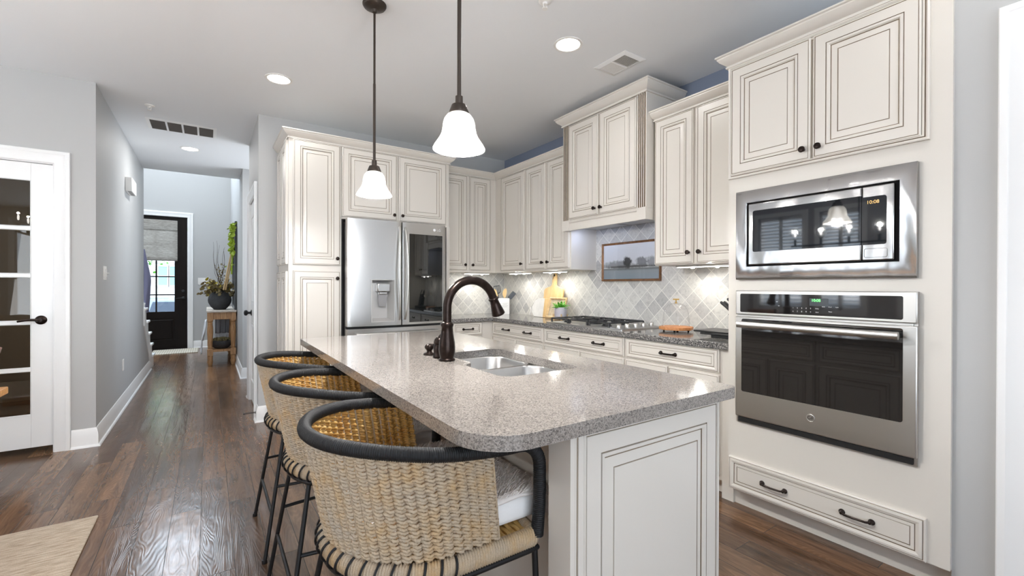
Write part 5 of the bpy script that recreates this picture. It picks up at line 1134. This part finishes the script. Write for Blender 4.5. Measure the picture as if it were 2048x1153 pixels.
# round vase with dried leaves
vx, vy = .15, 8.62
p = thing('round_vase', 'round black stone vase on the console table', 'vase', (vx, vy, TZ))
b = B(); b.lathe((vx, vy, TZ), [(.075, 0), (.085, .006), (.125, .05), (.155, .11), (.162, .15), (.155, .20), (.128, .25), (.095, .278), (.082, .288), (.084, .298), (.072, .30), (.068, .28), (.002, .26)], 40); obj('body', b, 'pot', p, ang=60)
p = thing('dried_arrangement', 'arrangement of dried eucalyptus and tall bare twigs in the round black vase', 'dried flowers', (vx, vy, TZ+.30))
rg = np.random.default_rng(11); tb_ = B(); lv = B(); ly = B()
def disc(b, c, n_, r, m=0):
    n_ = Vector(n_).normalized(); u = n_.orthogonal().normalized(); v = n_.cross(u); c = Vector(c); k = 8
    ps = [c+u*r*math.cos(a)*1.15+v*r*.8*math.sin(a)+n_*.18*r*math.cos(2*a) for a in np.linspace(0, 2*PI, k+1)[:-1]]
    b.add([c-n_*.12*r]+ps, [(0, i+1, (i+1) % k+1) for i in range(k)], m)
for k in range(34):
    a = rg.random()*2*PI; el = .15+1.0*rg.random(); L_ = .20+.20*rg.random(); d = Vector((math.cos(a)*math.cos(el)*.85, math.sin(a)*math.cos(el), math.sin(el))); pts = []
    for t in np.linspace(0, 1, 6): pts.append(Vector((vx, vy, TZ+.27))+d*L_*t-Z*.10*t*t)
    pts = [Vector((min(q.x, .335), q.y, q.z)) for q in pts]
    tb_.tube(pts, .003, 5)
    for t in pts[2:]:
        for s in range(3): disc(lv if rg.random() > .1 else ly, t+Vector(rg.normal(size=3)*.016), rg.normal(size=3), .020+.014*rg.random())
for k in range(9):
    a = rg.random()*6; hgt = .42+.42*rg.random(); d = Vector((math.cos(a)*.10-.03, math.sin(a)*.10, 0)); ph = rg.random()*6
    tb_.tube([Vector((vx, vy, TZ+.28))+d*t+Z*hgt*t+Vector((.018*math.sin(t*7+ph), .018*math.cos(t*6+ph), 0)) for t in np.linspace(0, 1, 16)], [.0045*(1-.7*t) for t in np.linspace(0, 1, 16)], 5)
for k in range(60): disc(lv, (vx+.02+.03*rg.normal(), vy+.03*rg.normal(), TZ+.40+.34*rg.random()), rg.normal(size=3), .012, 0)
obj('twigs', tb_, 'twig', p); obj('dry_leaves', lv, 'leafdry', p, smooth=False); obj('yellow_leaves', ly, 'leafyellow', p, smooth=False)
# tall dark frame leaning on the wall, garland and beads on its edge
p = thing('leaning_mirror', 'tall dark-framed mirror standing on the console against the wall', 'mirror', (.35, 8.9, TZ))
b = B(); b.sweep([(8.37, TZ+.06), (9.27, TZ+.06), (9.27, 2.20), (8.37, 2.20)], [(0, 0), (0, .026), (.05, .032), (.06, .026), (.06, 0)], lambda u, v, h: (.372-h, u, v), closed=True, side=1); obj('frame', b, 'black', p, ang=30)
b = B(); b.box(.360, .364, 8.36, 9.28, TZ+.05, 2.21); obj('glass', b, mat('mirror_glass', (.9, .9, .9, 1), .02, 1), p, smooth=False)
b = B(); rg = np.random.default_rng(4)
for k in range(150): t = rg.random(); disc(b, (.315+.016*rg.normal()-.02*math.sin(PI*t), 8.33+.05*rg.normal(), 1.72+.50*t), rg.normal(size=3), .022+.012*rg.random())
b.tube([(.30, 8.33, 1.42), (.305, 8.33, 1.6), (.315, 8.33, 1.8), (.31, 8.33, 2.22)], .012, 6)
for k in range(14): disc(b, (.30+.02*rg.normal(), 8.33+.04*rg.normal(), 1.45+.25*rg.random()), rg.normal(size=3), .016)
tag(obj('hanging_garland', b, 'leaflime', smooth=False), 'lime green flower garland hanging from the corner of the dark mirror', 'garland')
b = B()
for k in range(44):
    t = k/43; c = (.30-.11*t+.005, 8.36-.02*t, 1.80-.62*t); b.lathe((c[0], c[1], c[2]-.011), [(.003, 0), (.011, .006), (.0125, .011), (.011, .016), (.003, .022)], 8)
    b.lathe((c[0]+.026, c[1]+.01, c[2]-.011), [(.003, 0), (.011, .006), (.0125, .011), (.011, .016), (.003, .022)], 8)
tag(obj('bead_garland', b, 'bead'), 'string of natural wooden beads slanting down beside the dark mirror', 'beads')
# bowl on the shelf, throw hanging from the console
p = thing('shelf_bowl', 'wide dark bowl on the lower shelf of the console table', 'bowl', (.165, 8.42, .25))
b = B(); b.lathe((.165, 8.45, .25), [(.07, 0), (.085, .004), (.13, .04), (.155, .09), (.158, .125), (.150, .128), (.12, .10), (.002, .08)], 36); obj('body', b, 'pot', p, ang=50)
b = B(); rg = np.random.default_rng(2)
for k in range(260): r, a = .145*math.sqrt(rg.random()), rg.random()*2*PI; disc(b, (.165+r*math.cos(a), 8.45+r*math.sin(a), .375+.035*(1-(r/.15)**2)+.01*rg.random()), rg.normal(size=3)+np.array((0, 0, 1.5)), .014)
ms = obj('moss_filling', b, 'moss', p, smooth=False); ms['kind'] = 'stuff'
p = thing('knitted_throw', 'grey throw with white fringe hanging off the console behind the bowl', 'throw', (.1, 9.0, .7))
b = B(); v = []; n, mz = 30, 12
for j in range(mz+1):
    for i in range(n+1): t = i/n; z = .82-.36*j/mz; v.append((.08+.20*t+.008*math.sin(t*20+j*.2), 8.75+.03*math.sin(t*17)*(j/mz), z))
b.add(v, [(j*(n+1)+i, j*(n+1)+i+1, (j+1)*(n+1)+i+1, (j+1)*(n+1)+i) for j in range(mz) for i in range(n)]); o = obj('cloth', b, 'cloth', p); sd = o.modifiers.new('thick', 'SOLIDIFY'); sd.thickness = .008
b = B()
for i in range(26): x = .085+.19*i/25; b.tube([(x, 8.76, .465), (x+.004*math.sin(i), 8.755, .40), (x+.008*math.cos(i*2), 8.75, .345+.02*math.sin(i*3))], .004, 5)
obj('fringe', b, 'clothwhite', p)
p = thing('fringed_blanket', 'white fringed blanket hanging over the left side of the console table', 'throw', (-.05, 8.5, .7))
b = B(); v = []
for j in range(mz+1):
    for i in range(n+1): t = i/n; z = .70-.32*j/mz; v.append((-.035-.05*j/mz+.012*math.sin(t*22+j*.3), 8.42+.24*t, z))
b.add(v, [(j*(n+1)+i, j*(n+1)+i+1, (j+1)*(n+1)+i+1, (j+1)*(n+1)+i) for j in range(mz) for i in range(n)]); o = obj('cloth', b, 'clothwhite', p); sd = o.modifiers.new('thick', 'SOLIDIFY'); sd.thickness = .008
b = B()
for i in range(24): y = 8.425+.23*i/23; b.tube([(-.085, y, .39), (-.09+.006*math.sin(i), y, .30), (-.095+.01*math.cos(i*2), y+.004, .19+.03*math.sin(i*3))], .006, 5)
obj('fringe', b, 'clothwhite', p)
# newel post and coat at the stairs
p = thing('newel_post', 'white newel post at the foot of the stair', 'newel post', (-.80, 8.35, .56))
b = B(); b.box(-.845, -.765, 8.30, 8.38, .748, .96); b.box(-.85, -.76, 8.295, 8.385, .96, .985); b.lathe((-.805, 8.34, .985), [(.03, 0), (.035, .01), (.02, .03), (.002, .036)], 20)
obj('post', b, 'trim', p, bev=.004)
p = thing('hanging_coat', 'lavender grey coat hanging by the stairs in front of the door glass', 'coat', (-.80, 8.9, 1.6))
b = B(); v = []; n, mz = 22, 14; 
for j in range(mz+1):
    for i in range(n+1):
        t = i/n; s = j/mz; w = .014+.030*min(s*2, 1)*(1-.45*max(0, s-.7)/.3); a = PI*2*t
        v.append((-.835+.06*min(1, s*2.2)-.03*s+w*math.cos(a)*(1+.12*math.sin(6*a+s*5)), 8.95+.10*math.sin(a)*(.4+s), 1.80-.98*s))
b.add(v, [(j*(n+1)+i, j*(n+1)+i+1, (j+1)*(n+1)+i+1, (j+1)*(n+1)+i) for j in range(mz) for i in range(n)]+[tuple(range(n)), tuple(range(mz*(n+1), mz*(n+1)+n))]); obj('cloth', b, 'coat', p)

# ================================================================== DINING SIDE (left margin, and what the steel and glass reflect)
b = B(); b.box(-3.3, -.487, .6, 3.215, .0, .012); tag(obj('area_rug', b, 'rug', bev=.004), 'beige woven area rug corner on the dark floor at lower left', 'rug')
p = thing('dining_table', 'golden wood dining table, its corner showing at the left margin', 'table', (-1.5, 2.0, .012))
b = B(); b.box(-1.85, -.792, .95, 3.12, .722, .755); obj('tabletop', b, 'tablewood', p, bev=.004)
for y in (1.35, 2.72): b = B(); b.box(-1.42, -1.22, y-.09, y+.09, .06, .722); b.box(-1.72, -.93, y-.06, y+.06, .012, .09); obj('trestle', b, 'tablewood', p, bev=.006)
p = thing('wooden_bowl', 'footed dark wooden bowl on the dining table at the left margin', 'bowl', (-.925, 2.88, .755))
b = B(); b.lathe((-.925, 2.88, .755), [(.06, 0), (.062, .008), (.05, .02), (.085, .05), (.135, .11), (.165, .185), (.170, .205), (.163, .205), (.13, .13), (.08, .07), (.002, .055)], 40); obj('body', b, 'bowlwood', p, ang=50)
def chair(label, x, y, rz):
    p = thing('dining_chair', label, 'chair', (0, 0, 0), 'upholstered dining chairs')
    b = B(); b.box(-.25, .25, -.24, .24, .40, .50); obj('seat', b, 'upholstery', p, bev=.03, seg=3)
    b = B(); v = []; n = 14
    for j in range(n+1):
        for i in range(n+1): u, w = i/n*2-1, j/n; v.append((u*.25, .235+.05*w-.02*(1-u*u)+.008*math.cos(u*9)*math.cos(w*14), .46+.52*w*(1-.06*u*u)))
    b.add(v, [(j*(n+1)+i, j*(n+1)+i+1, (j+1)*(n+1)+i+1, (j+1)*(n+1)+i) for j in range(n) for i in range(n)]); o = obj('backrest', b, 'upholstery', p); sd = o.modifiers.new('thick', 'SOLIDIFY'); sd.thickness = .07; sd.offset = 0
    for sx in (-1, 1):
        for sy in (-1, 1): b = B(); b.tube([(sx*.21, sy*.2, .41), (sx*.22, sy*.22, 0)], [.022, .014], 10); obj('leg', b, 'bowlwood', p)
    p.location = (x, y, .0); p.rotation_euler = (0, 0, rz); return p
chair('upholstered dining chair at the far end of the table, seen reflected in the glazed door', -1.42, 3.52, 0)
p = thing('linear_chandelier', 'black linear chandelier with clear globe bulbs over the dining table, seen reflected in the microwave', 'chandelier', (-1.6, 2.2, CEIL))
b = B(); b.box(-1.66, -1.54, 2.0, 2.4, CEIL-.03, CEIL); b.tube([(-1.6, 2.1, CEIL), (-1.6, 2.1, 1.78)], .007, 10); b.tube([(-1.6, 2.3, CEIL), (-1.6, 2.3, 1.78)], .007, 10); b.tube([(-1.6, 1.55, 1.78), (-1.6, 2.85, 1.78)], .011, 10); obj('frame', b, 'matteblack', p)
for y in (1.6, 1.9, 2.2, 2.5, 2.8):
    b = B(); b.tube([(-1.6, y, 1.78), (-1.6, y, 1.86)], .014, 12); obj('socket', b, 'matteblack', p)
    b = B(); b.lathe((-1.6, y, 1.86), [(.014, 0), (.03, .012), (.052, .045), (.058, .075), (.050, .108), (.026, .130), (.002, .134)], 24); obj('globe', b, 'clear', p)
    b = B(); b.lathe((-1.6, y, 1.90), [(.004, 0), (.010, .02), (.008, .05), (.002, .056)], 12); fl = obj('filament', b, 'bulb', p)
    l = bpy.data.lights.new('globe_light', 'POINT'); l.energy = 6; l.color = (1, .97, .93); l.shadow_soft_size = .01
    o = bpy.data.objects.new('globe_light', l); C.objects.link(o); o.parent = p; o.location = Vector((-1.6, y, 1.972))-p.location

# ================================================================== OUTSIDE THE FRONT DOOR
b = B(); b.box(-30, 30, 11.15, 60, -.9, -.75); struct('ground_outside', b, mat('asphalt', lin(120, 122, 126), .9, bump=.2, bscale=30, var=.2), smooth=False)
def siding():
    s = N('white_lap_siding'); tc = s.n('ShaderNodeTexCoord'); w = s.n('ShaderNodeTexWave', wave_type='BANDS', bands_direction='Z', wave_profile='SAW'); w.inputs['Scale'].default_value = 1.6
    s.l(tc.outputs['Object'], w.inputs[0]); s.set(Base_Color=s.ramp(w.outputs[1], ((0, lin(176, 184, 194)), (.12, lin(236, 238, 240)), (1, lin(246, 247, 248)))), Roughness=.6, Normal=s.bump(w.outputs[1], .5, .02)); return s.m
p = thing('neighbour_house', 'white clapboard house across the street, seen through the front door', 'house', (-3, 45.2, -.75))
b = B(); b.box(-12, 8, 45, 52, -.75, 7.5); obj('wall', b, siding(), p, smooth=False)
b = B(); b.prism([(-12.4, 44.6, 7.4), (8.4, 44.6, 7.4), (8.4, 48.5, 10.5), (-12.4, 48.5, 10.5)], (0, 0, .15)); obj('roof', b, 'denwall', p, smooth=False)
b = B(); b.box(-12.1, 8.1, 44.8, 45, -.75, .0); b.box(-12.1, 8.1, 44.9, 45, 3.0, 3.25); obj('trim_board', b, 'trim', p, smooth=False)
GW = mat('house_window_glass', lin(150, 196, 204), .15)
for x0 in (-3.30, -2.56, -5.6, -4.86, 0, .74):
    b = B(); b.sweep([(x0, 1.25), (x0+.58, 1.25), (x0+.58, 2.75), (x0, 2.75)], [(0, 0), (0, .08), (.10, .08), (.10, 0)], lambda u, v, h: (u, 45-h, v), closed=True, side=1); b.box(x0, x0+.58, 44.93, 44.99, 1.96, 2.03); w = obj('window', b, 'trim', p, smooth=False)
    b = B(); b.box(x0, x0+.58, 44.96, 44.99, 1.25, 2.75); obj('pane', b, GW, w, smooth=False)
p = thing('parked_car', 'parked grey-blue car with red tail light, seen through the front door', 'car', (-.6, 17.5, -.75))
CP_ = mat('silver_blue_car_paint', lin(150, 162, 182), .25, .5); side = [(15.5, -.45), (15.45, .05), (15.55, .32), (15.75, .42), (16.15, .80), (16.6, .88), (18.2, .86), (19.0, .40), (20.1, .22), (20.3, -.1), (20.25, -.45)]
b = B(); b.prism([(-1.5, y, z) for y, z in side], (1.85, 0, 0)); obj('body', b, CP_, p, bev=.06, seg=3)
b = B(); b.prism([(-1.38, 15.66, .40), (.23, 15.66, .40), (.15, 16.05, .76), (-1.30, 16.05, .76)], (0, -.03, .02)); obj('rear_window', b, mat('car_window_glass', lin(54, 66, 82), .08), p, bev=.01)
for x in (-1.5, .15): b = B(); b.box(x, x+.2, 15.42, 15.7, .10, .30); obj('tail_light', b, mat('red_tail_light', lin(214, 60, 60), .25), p, bev=.03)
b = B(); b.box(-.83, -.32, 15.41, 15.45, .02, .14); obj('licence_plate', b, 'white', p, bev=.01)
b = B(); b.box(-1.42, .27, 15.40, 15.5, -.38, -.12); obj('bumper', b, 'black', p, bev=.04)
for x in (-1.42, .17):
    for y in (16.2, 19.4): b = B(); b.lathe((x, y, -.42), [(.18, -.1), (.32, -.1), (.33, -.06), (.33, .06), (.32, .1), (.18, .1)], 24, axis=(1, 0, 0)); obj('wheel', b, 'black', p)
p = thing('street_tree', 'leafy tree branch across the street, at the top of the front door glass', 'tree', (-3.2, 24, -.75))
b = B(); b.tube([(-3.2, 24, -.75), (-3.15, 24, 1.2), (-2.9, 24, 2.6), (-2.5, 24, 4.2)], [.14, .11, .08, .03], 10); b.tube([(-2.95, 24, 2.2), (-2.2, 23.9, 2.7), (-1.6, 23.9, 2.5)], [.05, .03, .012], 8); obj('trunk', b, 'twig', p)
b = B(); rg = np.random.default_rng(9)
for k in range(420): t = rg.random(); disc(b, (-2.9+1.4*t+.22*rg.normal(), 23.9+.4*rg.normal(), 2.75+.30*rg.normal()), rg.normal(size=3), .06)
for k in range(500): disc(b, (-2.6+.8*rg.normal(), 24+.7*rg.normal(), 4.4+.7*rg.normal()), rg.normal(size=3), .09)
obj('foliage', b, 'leafgreen', p, smooth=False)
